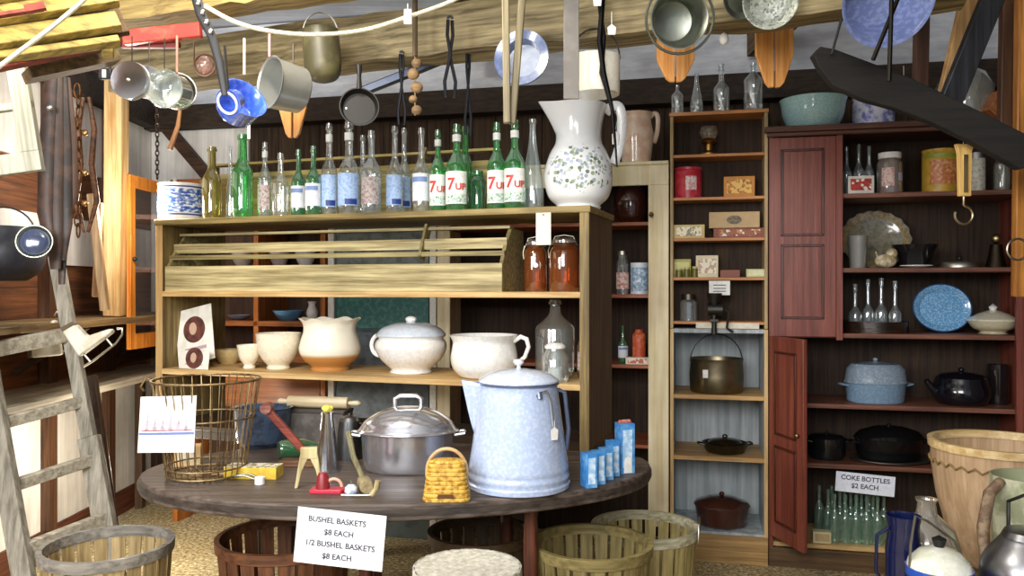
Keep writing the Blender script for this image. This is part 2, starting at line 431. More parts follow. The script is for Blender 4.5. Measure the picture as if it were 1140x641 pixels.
# cream cupboard
c0, c1 = BK.u(488), BK.u(745)
cc = thing('cupboard', 'cream painted cupboard with an open front and reddish shelves behind the shelf unit', 'cupboard', BK.pt(c0, 0), BK.a)
wc = c1 - c0; CT = 1.965
CREAM = wood('#e4d0a0', '#fbefcc', 'z', .55, .6)
sw = BK.u(745) - BK.u(722)
MB().box(wc - sw, wc - .002, -.02, 0, .16, CT - .10).build('stile', CREAM, cc, bevel=.002)
MB().box(0, .07, -.02, 0, .1, CT - .10).build('stile', CREAM, cc, bevel=.002)
MB().box(0, wc - .002, -.02, 0, CT - .10, CT).build('top_rail', CREAM, cc, bevel=.002)
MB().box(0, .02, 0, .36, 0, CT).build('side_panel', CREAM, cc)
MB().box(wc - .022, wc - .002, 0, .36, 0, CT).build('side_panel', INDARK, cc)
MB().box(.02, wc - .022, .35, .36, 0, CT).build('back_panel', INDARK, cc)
MB().box(-.01, wc - .002, -.03, .36, CT, CT + .018).build('top_board', CREAM, cc, bevel=.003)
CZs = [1.683, 1.318, .963, .56]
for z in CZs: MB().box(.02, wc - .022, .0, .35, z - .018, z).build('shelf', wood('#8a4526', '#b86a42', 'x', .5), cc, bevel=.002)
bk = MB().box(0, .012, -.035, -.02, 1.70, 1.73); bk.ball((.006, -.04, 1.715), .012); o_ = bk.build('latch', metal('#7a6640', .4), cc); o_.location = (wc - sw + .01, 0, 0)
# teal cabinet
t0, t1 = BK.u(366), BK.u(486)
tc = thing('cabinet', 'teal and grey painted cabinet with white edge strips behind the shelf unit', 'cabinet', BK.pt(t0, 0), BK.a)
wt = t1 - t0
MB().box(0, wt, .012, .36, 0, 1.80).build('carcass', paint('#55605f', .6, '#3c4746', .8, 14), tc)
MB().box(.045, wt - .045, 0, .012, 1.13, 1.42).build('upper_panel', paint('#2f6a66', .4, '#5c9a92', .5, 40), tc, bevel=.002)
MB().box(.045, wt - .045, 0, .012, .6, 1.11).build('lower_panel', paint('#5f6a72', .5, '#3f494f', .8, 18), tc, bevel=.002)
MB().box(.045, wt - .045, 0, .012, 1.44, 1.78).build('upper_panel', paint('#7d8580', .5, '#59605c', .8, 18), tc, bevel=.002)
for q in (0, wt - .035): MB().box(q, q + .035, -.012, .012, 0, 1.80).build('edge_strip', WHT, tc, bevel=.002)
# orange-brown cupboard
o0, o1 = BK.u(192), BK.u(362)
oc = thing('cupboard', 'orange-brown stained cupboard with open shelves and a glazed door swung wide', 'cupboard', BK.pt(o0, 0), BK.a)
wo = o1 - o0
ORZ = wood('#8a4a1c', '#c47a38', 'z', .4); ORX = wood('#6e3a1c', '#a4622f', 'x', .4)
for q in (0, wo - .03, BK.u(282) - o0): MB().box(q, q + .03, 0, .34, 0, 1.95).build('upright', ORZ, oc, bevel=.002)
MB().box(0, wo, .34, .352, 0, 1.95).build('back_panel', wood('#3c281a', '#5c4230', 'z', .6), oc)
MB().box(-.01, wo, -.01, .352, 1.95, 1.975).build('top_board', ORX, oc, bevel=.003)
OZ = [1.775, 1.47, 1.165]
for z in OZ: MB().box(.03, wo - .03, 0, .34, z - .03, z).build('shelf', ORX, oc, bevel=.002)
MB().box(.03, wo - .03, -.004, .012, .68, 1.0).build('front_panel', ORX, oc, bevel=.003)
dr = bpy.data.objects.new('door', None); COL.objects.link(dr); dr.parent = oc; dr.location = (0, -.01, 0); dr.rotation_euler = (0, 0, math.radians(-80))
OR2 = wood('#b8661f', '#e8963c', 'z', .35); fz0, fz1 = 1.03, 1.94
fr = MB().box(0, .05, -.012, .012, fz0, fz1); fr.box(.42, .47, -.012, .012, fz0, fz1); fr.box(.05, .42, -.012, .012, fz1 - .065, fz1); fr.box(.05, .42, -.012, .012, fz0, fz0 + .08)
fr.build('door_frame', OR2, dr, bevel=.002)
MB().box(.05, .42, -.002, .002, fz0 + .08, fz1 - .065).build('glass_pane', glass((.95, .96, .96), .02, .05), dr)
MB().ball((.445, .02, 1.5), .012).build('knob', BLK, dr)

# ------------------------------------------------------------------ round table
def rim(sc=1.0, clip=.02):
    pts = []
    for i in range(96):
        a = 2 * PI * i / 96; x, y = .885 * sc * math.cos(a), .52 * sc * math.sin(a)
        t = math.radians(5); X, Y = -.388 + x * math.cos(t) - y * math.sin(t), 2.87 + x * math.sin(t) + y * math.cos(t)
        lim = 3.1 + .3346 * (.293 - X) - clip - (1 - sc) * .5
        pts.append((X, min(Y, lim)))
    return pts
tb = thing('table', 'dark worn oval table covered with pans, baskets and small goods', 'table', (0, 0, 0))
TOPM = wood('#3b3029', '#6f6259', 'x', .5)
MB().prism(rim(), TZ - .05, TZ, plane='xy').build('table_top', TOPM, tb, bevel=.006)
MB().prism(rim(.66), TZ - .10, TZ - .05, plane='xy').build('apron', wood('#17110d', '#2b2019', 'x', .7), tb)
MB().prism(rim(1.006, .014), TZ - .034, TZ - .016, plane='xy').build('rim_band', wood('#2c2520', '#4d443d', 'x', .5), tb)
for (x, y) in ((-.47, 2.60), (.06, 2.56), (-.52, 3.12), (-.02, 3.06)):
    MB().lathe([(0, 0), (.018, 0), (.022, .05), (.015, .09), (.02, .3), (.024, .56), (.02, .62), (.026, .669), (0, .669)], 20).build('leg', wood('#3e1c12', '#6e3a26', 'z', .5), tb).location = (x, y, 0)
for o in tb.children:
    if o.name.startswith('leg'): o.scale = (1.0, 1.0, 1.0)
# ------------------------------------------------------------------ bottles
CLEAR = glass((.93, .97, .97), .11, .17); CLEAR2 = glass((.88, .95, .96), .16, .18); GREEN = glass((.16, .62, .24), .14, .10); DKGREEN = glass((.10, .36, .16), .16, .10)
OLIVEG = glass((.42, .36, .08), .16, .10); AQUA = glass((.66, .85, .78), .12, .12); AMBER = glass((.55, .17, .04), .16, .10); SMOKE = glass((.80, .84, .82), .10, .12)
BLUELAB = paint('#8fb6ee', .5, '#bcd4f6', .9, 90, thr=.55); WHITELAB = paint('#e9eef6', .5); NAVY = paint('#27408c', .5); SODAWHITE = paint('#f2f4f0', .5); SODARED = paint('#d23a2c', .5)
def bottle_profile(h, r, kind):
    nr = {'soda': .30, 'wine': .38, 'cone': .26, 'long': .32, 'jug': .25, 'cruet': .28}[kind] * r
    K = {'soda': (.50, .70, .90), 'wine': (.52, .72, .93), 'cone': (.18, .86, .95), 'long': (.44, .66, .92), 'jug': (.62, .84, .93), 'cruet': (.35, .55, .9)}[kind]
    a, b, c = K
    p = [(r * .82, 0), (r * .97, .012 * h / .24), (r, .03 * h / .24), (r, a * h)]
    for i in range(1, 7):
        t = i / 7; s = t * t * (3 - 2 * t)
        p.append((r + (nr * 1.15 - r) * s, (a + (b - a) * t) * h))
    p += [(nr * 1.12, b * h), (nr, c * h), (nr * 1.28, (c + .01) * h), (nr * 1.32, (c + .04) * h), (nr * 1.1, (c + .045) * h), (nr * 1.15, h)]
    return p
def bottle(loc, h, r, kind, mat, label, cat='bottle', group=None, lab=None, neck=None, name='glass_bottle', fill=None, rz=0.0, stopper=None):
    t = thing(name, label, cat, loc, rz, group)
    p = bottle_profile(h, r, kind)
    MB().lathe([(0, .004)] + p, 28).build('glass_body', mat, t)
    if lab == 'blue':
        band(r, .10 * h, .44 * h, -165, -15).build('paper_label', BLUELAB, t)
        band(r + .0008, .11 * h, .17 * h, -95, -30).build('label_stripe', NAVY, t)
    elif lab == 'white':
        band(r, .14 * h, .46 * h, -165, -15).build('paper_label', WHITELAB, t)
        band(r + .0008, .36 * h, .42 * h, -150, -40).build('label_stripe', paint('#7a96cc', .5), t)
    elif lab == 'redwhite':
        band(r, .12 * h, .44 * h, -150, -30).build('paper_label', paint('#c9c5c2', .5, '#a06058', .8, 90), t)
    elif lab == '7up':
        band(r, .08 * h, .45 * h, -160, -20).build('paper_label', SODAWHITE, t)
        words('7', .046 * h / .24, SODARED, t, (0, 0, .24 * h), wrap=r + .0014, name='lettering', align='RIGHT', bold=.0012)
        words('UP', .025 * h / .24, SODARED, t, (.001, 0, .24 * h), wrap=r + .0014, name='lettering', align='LEFT', bold=.0008)
        band(r + .0008, .10 * h, .19 * h, -150, -30).build('label_stripe', paint('#2c7d5a', .5, '#e0eee4', .9, 120, thr=.5), t)
    if neck == 'white': MB().lathe([(r * .36, .80 * h), (r * .40, .80 * h), (r * .40, .88 * h), (r * .36, .88 * h)], 20).build('neck_label', SODAWHITE, t)
    if fill: MB().lathe([(0, .006), (r * .93, .008), (r * .93, fill * h), (0, fill * h)], 24).build('contents', paint('#10150f', .3), t)
    if stopper: MB().lathe([(0, .99 * h), (r * .32, .99 * h), (r * .38, 1.0 * h), (r * .38, 1.05 * h), (0, 1.06 * h)], 16).build('stopper', stopper, t)
    return t
GB = 'bottles on the top board of the shelf unit'
BT = [  # x0, x1, ytop, v, kind, material, paper, neck, label
    (225, 247, 163, .12, 'wine', OLIVEG, None, None, 'olive brown wine bottle next to the blue and white crock'),
    (251, 262, 162, .20, 'cone', CLEAR2, None, None, 'slim clear bottle standing between the olive bottle and the tall green one'),
    (258, 282, 149, .10, 'wine', GREEN, None, None, 'tall bright green wine bottle without a paper label'),
    (287, 303, 158, .13, 'soda', CLEAR2, 'redwhite', 'white', 'clear bottle with a faded reddish label beside the tall green bottle'),
    (303, 322, 170, .10, 'soda', CLEAR, None, None, 'short plain clear bottle between a reddish label and blue labels'),
    (324, 341, 166, .13, 'soda', DKGREEN, 'white', None, 'dark green bottle with a pale label, narrower of the two side by side'),
    (340, 358, 162, .08, 'soda', DKGREEN, 'white', None, 'dark green bottle with a white label, wider of the two side by side'),
    (357, 376, 137, .12, 'long', CLEAR, 'blue', 'white', 'tall clear bottle with a blue label, first after the dark green pair'),
    (376, 401, 135, .10, 'long', CLEAR, 'blue', 'white', 'tallest clear bottle with a broad blue label, second after the dark green pair'),
    (396, 412, 150, .20, 'long', CLEAR2, None, None, 'plain clear bottle standing behind the wide frosted one'),
    (402, 425, 145, .10, 'soda', CLEAR2, 'redwhite', None, 'frosted clear bottle with a faint raised label amid the blue labels'),
    (430, 449, 140, .12, 'long', CLEAR, 'blue', None, 'clear bottle with a pale blue label just past the frosted bottle'),
    (442, 458, 142, .22, 'long', CLEAR2, 'blue', None, 'clear bottle with a deep blue label half hidden behind its neighbour'),
    (459, 479, 142, .11, 'long', CLEAR, 'white', None, 'clear bottle with a white label next to the green soda bottles'),
    (478, 497, 144, .10, 'soda', GREEN, '7up', 'white', 'green soda bottle with white and red print, first of the four'),
    (496, 521, 138, .08, 'soda', GREEN, '7up', 'white', 'green soda bottle with white and red print, second of the four'),
    (509, 527, 140, .22, 'wine', GREEN, None, None, 'plain green bottle standing behind the second green soda bottle'),
    (542, 564, 136, .10, 'soda', GREEN, '7up', 'white', 'green soda bottle with white and red print, third of the four'),
    (561, 585, 133, .08, 'soda', GREEN, '7up', 'white', 'green soda bottle with white and red print, nearest to the big white pitcher'),
    (580, 606, 132, .16, 'cone', CLEAR2, None, None, 'tall clear cone shaped bottle just before the white pitcher'),
]
for (x0, x1, yt, v, kind, mt, lab, nk, lb) in BT:
    p, wd, ht = HUT.slot(x0, x1, yt, v, Z1)
    bottle(p, ht, wd / 2 * .98, kind, mt, lb, group=GB, lab=lab, neck=nk, rz=HUT.a * .3)
p, wd, ht = HUT.slot(522, 541, 190, .22, Z1)
t = thing('glass_jar', 'squat dark green glass jar between the two pairs of green soda bottles', 'jar', p, 0)
MB().lathe([(0, .003), (wd * .46, 0), (wd * .5, .01), (wd * .5, ht * .75), (wd * .34, ht * .86), (wd * .36, ht * .9), (wd * .36, ht)], 24).build('glass_body', DKGREEN, t)

# blue and white crock
p, wd, ht = HUT.slot(175, 223, 205, .155, Z1 + .001)
p.x += .012
t = thing('crock', 'low blue and white patterned pottery crock at the corner of the shelf top', 'crock', p, HUT.a)
r = wd / 2
def delft():
    m, nt, out = _new('blue_pattern'); L = nt.links
    f = _noise(nt, _coords(nt, (1, 1, 2.2)), 42, 3, .6)
    col = _ramp(nt, f, [(.40, C('#f1f4fa')), (.48, C('#7da0dc')), (.56, C('#3358b4'))])
    b = nt.nodes.new('ShaderNodeBsdfPrincipled'); b.inputs['Roughness'].default_value = .18
    L.new(col, b.inputs['Base Color']); L.new(b.outputs[0], out.inputs[0]); return m
MB().lathe(shell([(r * .97, 0), (r, .006), (r, ht - .01), (r * 1.02, ht - .006), (r * 1.02, ht)], .006), 40).build('crock_body', enamel('#f2f4f8'), t)
band(r + .0004, ht * .22, ht * .84, -180, 180, 60).build('blue_pattern', delft(), t)
band(r + .0010, ht * .15, ht * .19, -180, 180, 60).build('blue_ring', NAVY, t); band(r + .001, ht * .88, ht * .92, -180, 180, 60).build('blue_ring', NAVY, t)
# white handled tools standing in the crock
for (dx, tilt, hh, lb, nm) in ((-.02, -.06, .20, 'white handled wooden spoon standing upright in the blue and white crock', 'spoon'), (.045, .5, .15, 'white handled ladle slanting out of the blue and white crock', 'ladle')):
    s = thing(nm, lb, nm, p + Vector((dx, -.0, .012)), 0)
    MB().tube([(0, 0, 0), (tilt * hh * .5, 0, hh * .6), (tilt * hh, 0, hh)], [.004, .005, .009], 10).build('handle', paint('#e9e6dc', .4), s)
    MB().ball((0, 0, .012), .012, 1, .5, 1.1).build('bowl', paint('#c8b998', .5), s)

# pitcher with flowers
def flowers(cx, cz, rad):
    m, nt, out = _new('flower_print'); L = nt.links
    v = _coords(nt); b = nt.nodes.new('ShaderNodeBsdfPrincipled'); b.inputs['Roughness'].default_value = .14; b.inputs['Coat Weight'].default_value = .5
    vo = nt.nodes.new('ShaderNodeTexVoronoi'); vo.inputs['Scale'].default_value = 62; L.new(v, vo.inputs['Vector'])
    def math_(op, a, bb):
        n = nt.nodes.new('ShaderNodeMath'); n.operation = op
        for i, q in enumerate((a, bb)):
            if isinstance(q, (int, float)): n.inputs[i].default_value = q
            elif q is not None: L.new(q, n.inputs[i])
        return n.outputs[0]
    sp = nt.nodes.new('ShaderNodeSeparateXYZ'); L.new(v, sp.inputs[0])
    dx = math_('MULTIPLY', math_('SUBTRACT', sp.outputs[0], cx), 1 / (rad * 1.15)); dz = math_('MULTIPLY', math_('SUBTRACT', sp.outputs[2], cz), 1 / (rad * .8))
    d = math_('SQRT', math_('ADD', math_('MULTIPLY', dx, dx), math_('MULTIPLY', dz, dz)), None)
    nz = _noise(nt, v, 28, 4, .7)
    mask = math_('LESS_THAN', math_('ADD', d, math_('MULTIPLY', nz, -1.7)), .02)
    front = math_('LESS_THAN', sp.outputs[1], 0.0)
    spots = math_('LESS_THAN', vo.outputs['Distance'], .52)
    mk = math_('MULTIPLY', math_('MULTIPLY', mask, front), spots)
    se = nt.nodes.new('ShaderNodeSeparateColor'); L.new(vo.outputs['Color'], se.inputs[0])
    r_ = nt.nodes.new('ShaderNodeValToRGB'); r_.color_ramp.interpolation = 'CONSTANT'; e = r_.color_ramp.elements
    cols = ['#a3b0c2', '#b4c0b0', '#71826c', '#bcc5dc', '#93a48c']
    while len(e) < 5: e.new(.5)
    for i, c in enumerate(cols): e[i].position = i / 5; e[i].color = C(c)
    L.new(se.outputs[0], r_.inputs[0])
    mx = nt.nodes.new('ShaderNodeMixRGB'); mx.inputs[1].default_value = C('#eef1f3'); L.new(r_.outputs[0], mx.inputs[2]); L.new(mk, mx.inputs[0])
    L.new(mx.outputs[0], b.inputs['Base Color']); L.new(b.outputs[0], out.inputs[0]); return m
def pitcher(loc, R, H_, mat, label, hm, spout=-1, rz=0.0, prof=None, group=None):
    t = thing('pitcher', label, 'pitcher', loc, rz)
    P = smoothprof(prof or [(.62, 0), (.66, .02), (.64, .04), (.88, .12), (1.0, .27), (.98, .40), (.84, .54), (.69, .63), (.66, .72), (.70, .84), (.78, .95), (.82, 1.0)], 5)
    P = [(a * R, b * H_) for a, b in P]
    def fn(co):
        x, y, z = co; k = max(0, (z / H_ - .72) / .28)
        a = math.atan2(y, x * spout); f = max(0, math.cos(a)) ** 6
        return (x + spout * f * k * R * .36, y * (1 - .25 * f * k), z + f * k * H_ * .035)
    MB().lathe(shell(P, R * .045), 56, fn=fn).build('pitcher_body', mat, t)
    q = -spout
    pts = [(q * R * .80, 0, H_ * .93), (q * R * .98, 0, H_ * 1.0), (q * R * 1.2, 0, H_ * 1.0), (q * R * 1.28, 0, H_ * .90), (q * R * 1.26, 0, H_ * .72), (q * R * 1.16, 0, H_ * .55), (q * R * .98, 0, H_ * .40)]
    sm = []
    for i in range(len(pts) - 1):
        for k in range(4):
            sm.append(Vector(pts[i]).lerp(Vector(pts[i + 1]), k / 4))
    for _ in range(3): sm = [sm[0]] + [(sm[i - 1] + sm[i] * 2 + sm[i + 1]) / 4 for i in range(1, len(sm) - 1)] + [sm[-1]]
    MB().tube(sm, R * .095, 10, flat=1.5).build('handle', hm, t)
    return t
p, wd, ht = HUT.slot(606, 682, 117, .16, Z1)
pitcher(p, wd / 2, ht, flowers(-.005, ht * .36, wd * .42), 'big white ironstone pitcher with a blue green flower spray', enamel('#eef1f3'), -1)
# price tag on the pitcher handle
tg = thing('price_tag', 'small white paper tag hanging inside the big pitcher handle', 'tag', p + Vector((wd * .53, -.02, ht * .62)), 0)
MB().prism([(-.012, 0), (.012, 0), (.014, .04), (0, .055), (-.014, .04)], -.0006, .0006).build('paper', WHT, tg); MB().tube([(0, 0, .052), (.01, .01, .10), (.03, .01, .13)], .0008, 5).build('string', WHT, tg)

# ------------------------------------------------------------------ slatted crates
def crate(loc, rz, L_, D_, H_, Hf, m1, m2, label, back=True, tilt=0):
    t = thing('slatted_crate', label, 'crate', loc, rz)
    t.rotation_euler = (tilt, 0, rz)
    prof = [(0, 0), (0, Hf), (.045, H_ * .72), (.11, H_), (D_, H_), (D_, 0)]
    for q in (0, L_ - .016): MB().prism(prof, q, q + .016, plane='yz').build('end_panel', m2, t, bevel=.0015)
    MB().box(.0, L_, -.012, 0, 0, Hf).build('front_board', m1, t, bevel=.002)
    MB().box(.016, L_ - .016, 0, D_, 0, .012).build('bottom_board', m2, t)
    MB().bar((.0, .020, (Hf + H_ * .72) / 2 + .004), (L_, .020, (Hf + H_ * .72) / 2 + .004), .010, .020).build('slat', m2, t, bevel=.001)
    MB().bar((0, .052, H_ * .76), (L_, .052, H_ * .76), .010, .044).build('slat', m1, t, bevel=.001)
    MB().bar((0, .11, H_ + .005), (L_, .11, H_ + .005), .05, .012).build('slat', m1, t, bevel=.001)
    for q in ((D_ * .75,) if back else ()): MB().box(0, L_, q - .025, q + .025, H_, H_ + .010).build('slat', m2, t, bevel=.001)
    MB().bar((L_ * .775, .028, Hf + .02), (L_ * .775, .10, H_ + .016), .05, .012, (1, 0, 0)).build('cleat', m2, t, bevel=.002)
    return t
CR1 = wood('#7e7046', '#cfc08e', 'x', .6); CR2 = wood('#665a34', '#a89a66', 'x', .6)
u0, u1 = HUT.u(181, .02), HUT.u(560, .02)
crate(HUT.pt(max(u0, .036), .02, Z2), HUT.a, u1 - max(u0, .036), .27, zof(252, 3.25) - Z2, .115, CR1, CR2, 'long weathered slatted crate on the middle shelf, below the row of bottles', back=False)
u0, u1 = HUT.u(222, .30), HUT.u(548, .30)
crate(HUT.pt(u0, .285, Z1), HUT.a, u1 - u0, .15, .30, .20, wood('#9a8440', '#d8c684', 'x', .6), CR2, 'pale slatted crate standing behind the row of bottles on top')

# ------------------------------------------------------------------ middle shelf: amber jars and hanging card
def amber_jar(x0, x1, yt, v, label):
    p, wd, ht = HUT.slot(x0, x1, yt, v, Z2); r = wd / 2
    t = thing('glass_jar', label, 'jar', p, 0, 'amber jars')
    MB().lathe([(0, .003), (r * .92, 0), (r, .01), (r, ht * .72), (r * .9, ht * .80), (r * .72, ht * .84), (r * .74, ht * .9)], 28).build('glass_body', AMBER, t)
    MB().lathe([(0, ht * .90), (r * .80, ht * .90), (r * .80, ht * .95), (r * .5, ht), (0, ht)], 24).build('glass_lid', glass((.6, .55, .5), .25, .2), t)
    b = MB(); b.tube(arc((0, 0, ht * .88), r * .86, 0, 360, 24, 'xy')[:-1], .0022, 6, True)
    b.tube([(-r * .86, 0, ht * .86), (-r * .6, 0, ht * 1.02), (0, 0, ht * 1.05), (r * .6, 0, ht * 1.02), (r * .86, 0, ht * .86)], .0022, 6)
    b.tube([(-r * .9, -.01, ht * .88), (-r * 1.06, -.01, ht * .75), (-r * 1.0, -.01, ht * .62)], .0025, 6)
    b.build('wire_bail', metal('#b0a890', .35), t)
    return t, r, ht
t, r, ht = amber_jar(583, 609, 266, .20, 'smaller amber glass jar with a wire bail and small round tag')
MB().lathe([(0, 0), (.010, 0), (.010, .0015), (0, .0015)], 20, Matrix.Translation((0, -r - .001, ht * .5)) @ Matrix.Rotation(PI / 2, 4, 'X')).build('tag', WHT, t)
amber_jar(611, 645, 264, .17, 'larger amber glass jar with a wire bail, nearer to the shelf side')
p = HUT.pt(HUT.u(605, -.018), -.018, 0)
sg = thing('sign_card', 'blank cream card pinned to the edge of the shelf top, above the amber jars', 'card', p + Vector((0, 0, zof(272, p.y))), HUT.a)
MB().box(-.03, .03, -.001, .001, 0, .125).build('card', IVORY, sg)
MB().ball((0, -.002, .117), .004).build('pin', metal(), sg)

# ------------------------------------------------------------------ bottom shelf: crockery
IRON = enamel('#f6f5f0'); CREAMW = enamel('#f3ead2')
def slotobj(x0, x1, yt, v, z=Z3): return HUT.slot(x0, x1, yt, v, z + .0005)
# lidded tureen
p, wd, ht = slotobj(418, 497, 352, .20); R = wd / 2
t = thing('chamber_pot', 'white ironstone chamber pot with its domed lid on, one loop handle', 'pot', p, HUT.a)
hb = ht * .66
P = smoothprof([(.58, 0), (.60, .03), (.56, .08), (.60, .14), (.86, .38), (1.0, .66), (.98, .84), (.90, .93), (.98, 1.0)], 5)
MB().lathe(shell([(a * R, b * hb) for a, b in P], .005), 48).build('pot_body', IRON, t)
P = smoothprof([(.98, 0), (.96, .12), (.80, .42), (.45, .66), (.14, .72), (.10, .78)], 5)
lid = MB().lathe([(0, hb + .001)] + [(a * R, hb + .001 + b * (ht - hb)) for a, b in P] + [(0, hb + .78 * (ht - hb))], 48).build('lid', enamel('#ccd6e2'), t)
MB().ball((0, 0, ht * .955), R * .13, 1.3, 1, .7).build('knob', IRON, lid)
MB().tube(arc((-R * .98, 0, hb * .72), R * .26, 60, 300, 14, 'xz', R * .30), R * .06, 8).build('handle', IRON, t)
# open pot with handle at the other side
p, wd, ht = slotobj(500, 578, 372, .13); R = wd / 2
t = thing('chamber_pot', 'open white chamber pot with a curled handle, in front of the glass jug', 'pot', p, HUT.a)
P = smoothprof([(.60, 0), (.72, .04), (.90, .22), (.96, .45), (.92, .68), (.90, .84), (1.0, 1.0)], 5)
MB().lathe(shell([(a * R, b * ht) for a, b in P], .006), 48).build('pot_body', IRON, t)
MB().tube([(R * .9, 0, ht * .86), (R * 1.10, 0, ht * .97), (R * 1.27, 0, ht * .92), (R * 1.33, 0, ht * .74), (R * 1.22, 0, ht * .5), (R * .94, 0, ht * .32)], [R * .06, R * .07, R * .07, R * .06, R * .06, R * .05], 10).build('handle', IRON, t)
# cream and brown slop jar with scalloped rim
p, wd, ht = slotobj(333, 402, 354, .19); R = wd / 2
t = thing('jardiniere', 'cream pottery jar with a scalloped rim and a brown lower band', 'jar', p, HUT.a)
def twotone(z0, c1, c2):
    m, nt, out = _new('two_tone'); L = nt.links
    sp = nt.nodes.new('ShaderNodeSeparateXYZ'); L.new(_coords(nt), sp.inputs[0])
    b = nt.nodes.new('ShaderNodeBsdfPrincipled'); b.inputs['Roughness'].default_value = .2
    mr = nt.nodes.new('ShaderNodeMapRange'); mr.inputs['From Min'].default_value = z0 - .008; mr.inputs['From Max'].default_value = z0 + .008
    L.new(sp.outputs[2], mr.inputs[0]); L.new(_ramp(nt, mr.outputs[0], [(0, C(c1)), (1, C(c2))]), b.inputs['Base Color']); L.new(b.outputs[0], out.inputs[0]); return m
P = smoothprof([(.60, 0), (.62, .05), (.60, .08), (.86, .22), (.98, .40), (.92, .60), (.84, .76), (.86, .90), (.98, 1.0)], 5)
MB().lathe(shell([(a * R, b * ht) for a, b in P], .006), 60, fn=lambda c: (c[0] * (1 + .03 * math.cos(8 * math.atan2(c[1], c[0])) * max(0, c[2] / ht - .6) * 2.5), c[1] * (1 + .03 * math.cos(8 * math.atan2(c[1], c[0])) * max(0, c[2] / ht - .6) * 2.5), c[2] + .006 * math.cos(8 * math.atan2(c[1], c[0])) * max(0, c[2] / ht - .7) * 3)).build('jar_body', twotone(ht * .30, '#c48a4a', '#f6f0dc'), t)
# bowls
p, wd, ht = slotobj(285, 335, 370, .16); R = wd / 2
t = thing('bowl', 'deep cream bowl between the scalloped jar and the smaller bowl', 'bowl', p, 0)
MB().lathe(shell([(a * R, b * ht) for a, b in smoothprof([(.50, 0), (.52, .06), (.48, .10), (.74, .30), (.92, .60), (.98, .9), (1.02, 1.0)], 5)], .005), 40).build('bowl_body', CREAMW, t)
p, wd, ht = slotobj(264, 291, 383, .13); R = wd / 2
t = thing('bowl', 'small cream footed bowl beside the deep bowl', 'bowl', p, 0)
MB().lathe(shell([(a * R, b * ht) for a, b in smoothprof([(.48, 0), (.5, .08), (.45, .16), (.8, .45), (.98, .9), (1.0, 1.0)], 5)], .004), 36).build('bowl_body', CREAMW, t)
p, wd, ht = slotobj(240, 268, 388, .30); R = wd / 2
t = thing('dish', 'shallow tan dish behind the picture cards', 'dish', p, 0)
MB().lathe(shell([(R * .6, 0), (R * .9, ht * .4), (R * 1.0, ht * .6), (R * 1.02, ht)], .004), 36).build('dish_body', enamel('#d8c08a'), t)
# picture cards
def picture_card(x0, x1, y0, y1, v, label, lean=.2, tilt=0.0, hgt=None):
    p, wd, ht = slotobj(x0, x1, y0, v)
    t = thing('picture_card', label, 'card', p, HUT.a); t.rotation_euler = (-lean, tilt, HUT.a)
    MB().box(-wd / 2, wd / 2, -.0015, .0015, 0, ht).build('card', paint('#efece2', .5, '#d8d6c4', .7, 14), t)
    rr = wd * .30
    MB().lathe([(0, 0), (rr, 0), (rr, .001), (0, .001)], 32, Matrix.Translation((0, -.0018, ht * .60)) @ Matrix.Rotation(PI / 2, 4, 'X'), sy=1.0).build('portrait_oval', paint('#6a3c34', .5, '#35221e', .8, 30), t)
    MB().lathe([(0, 0), (rr * .34, 0), (rr * .34, .0006), (0, .0006)], 24, Matrix.Translation((rr * -.1, -.0032, ht * .62)) @ Matrix.Rotation(PI / 2, 4, 'X'), sy=1.4).build('portrait_face', paint('#c8a890', .5), t)
    MB().box(-wd * .3, wd * .3, -.002, -.0015, ht * .22, ht * .28).build('printed_line', paint('#b8a0a8', .5), t)
    return t
c = picture_card(187, 237, 346, 418, .075, 'tall white picture card with a dark oval portrait, leaning at the shelf end', .16, -.22); c.location.z += .024; c.location.x += .03
c = picture_card(196, 235, 390, 418, .022, 'low white picture card with a reddish arched portrait, standing before the tall card', .12, .02)
# glass jug, small jar, dark bottle
p, wd, ht = slotobj(596, 640, 333, .22); R = wd / 2
bottle(p, ht, R, 'jug', SMOKE, 'tall clear glass jug at the end of the crockery shelf', 'jug', name='glass_jug')
p, wd, ht = slotobj(603, 633, 381, .07); R = wd / 2
t = thing('glass_jar', 'small clear jar with a white lid in front of the tall glass jug', 'jar', p, 0)
MB().lathe([(0, .003), (R * .95, 0), (R, .008), (R, ht * .65), (R * .7, ht * .8), (R * .7, ht * .86)], 28).build('glass_body', CLEAR2, t)
MB().lathe([(0, ht * .86), (R * .78, ht * .86), (R * .8, ht * .92), (R * .5, ht), (0, ht)], 24).build('lid', IRON, t)
MB().lathe([(0, .006), (R * .6, .008), (R * .5, ht * .35), (0, ht * .4)], 20).build('contents', paint('#dcdcd8', .5), t)
p, wd, ht = slotobj(642, 654, 355, .26)
bottle(p, ht, wd / 2, 'soda', glass((.2, .1, .04), .2), 'dark brown bottle with a red and white label, tight against the shelf side', lab='redwhite')
# ------------------------------------------------------------------ things on the round table
GRAN = enamel('#aebfe0', '#c6d2ea', .8, 90); GRIM = enamel('#55617c')
p, wd, ht = tab(519, 636, 424, 555); R = wd / 2; H1 = ht
t = thing('coffee_boiler', 'large pale blue enamel coffee boiler with a lid, biggest thing on the table', 'boiler', p, 0)
P = [(.94, 0), (.97, .01), (.98, .05), (.955, .065), (.955, .09), (.97, .10), (.97, .13), (.95, .145), (.95, .17), (.96, .18), (.955, .21)] + [(.955 - .225 * ((z - .21) / .79) ** .9, z) for z in (.3, .4, .5, .6, .7, .8, .9, .96)] + [(.74, .985), (.75, 1.0), (.72, 1.0)]
MB().lathe([(0, 0)] + [(a * R, b * H1) for a, b in P] + [(0, 1.0 * H1)], 64).build('boiler_body', GRAN, t)
MB().lathe([(R * .735, H1 * .975), (R * .775, H1 * .98), (R * .775, H1 * 1.005), (R * .735, H1 * 1.005)], 64).build('rim_band', GRIM, t)
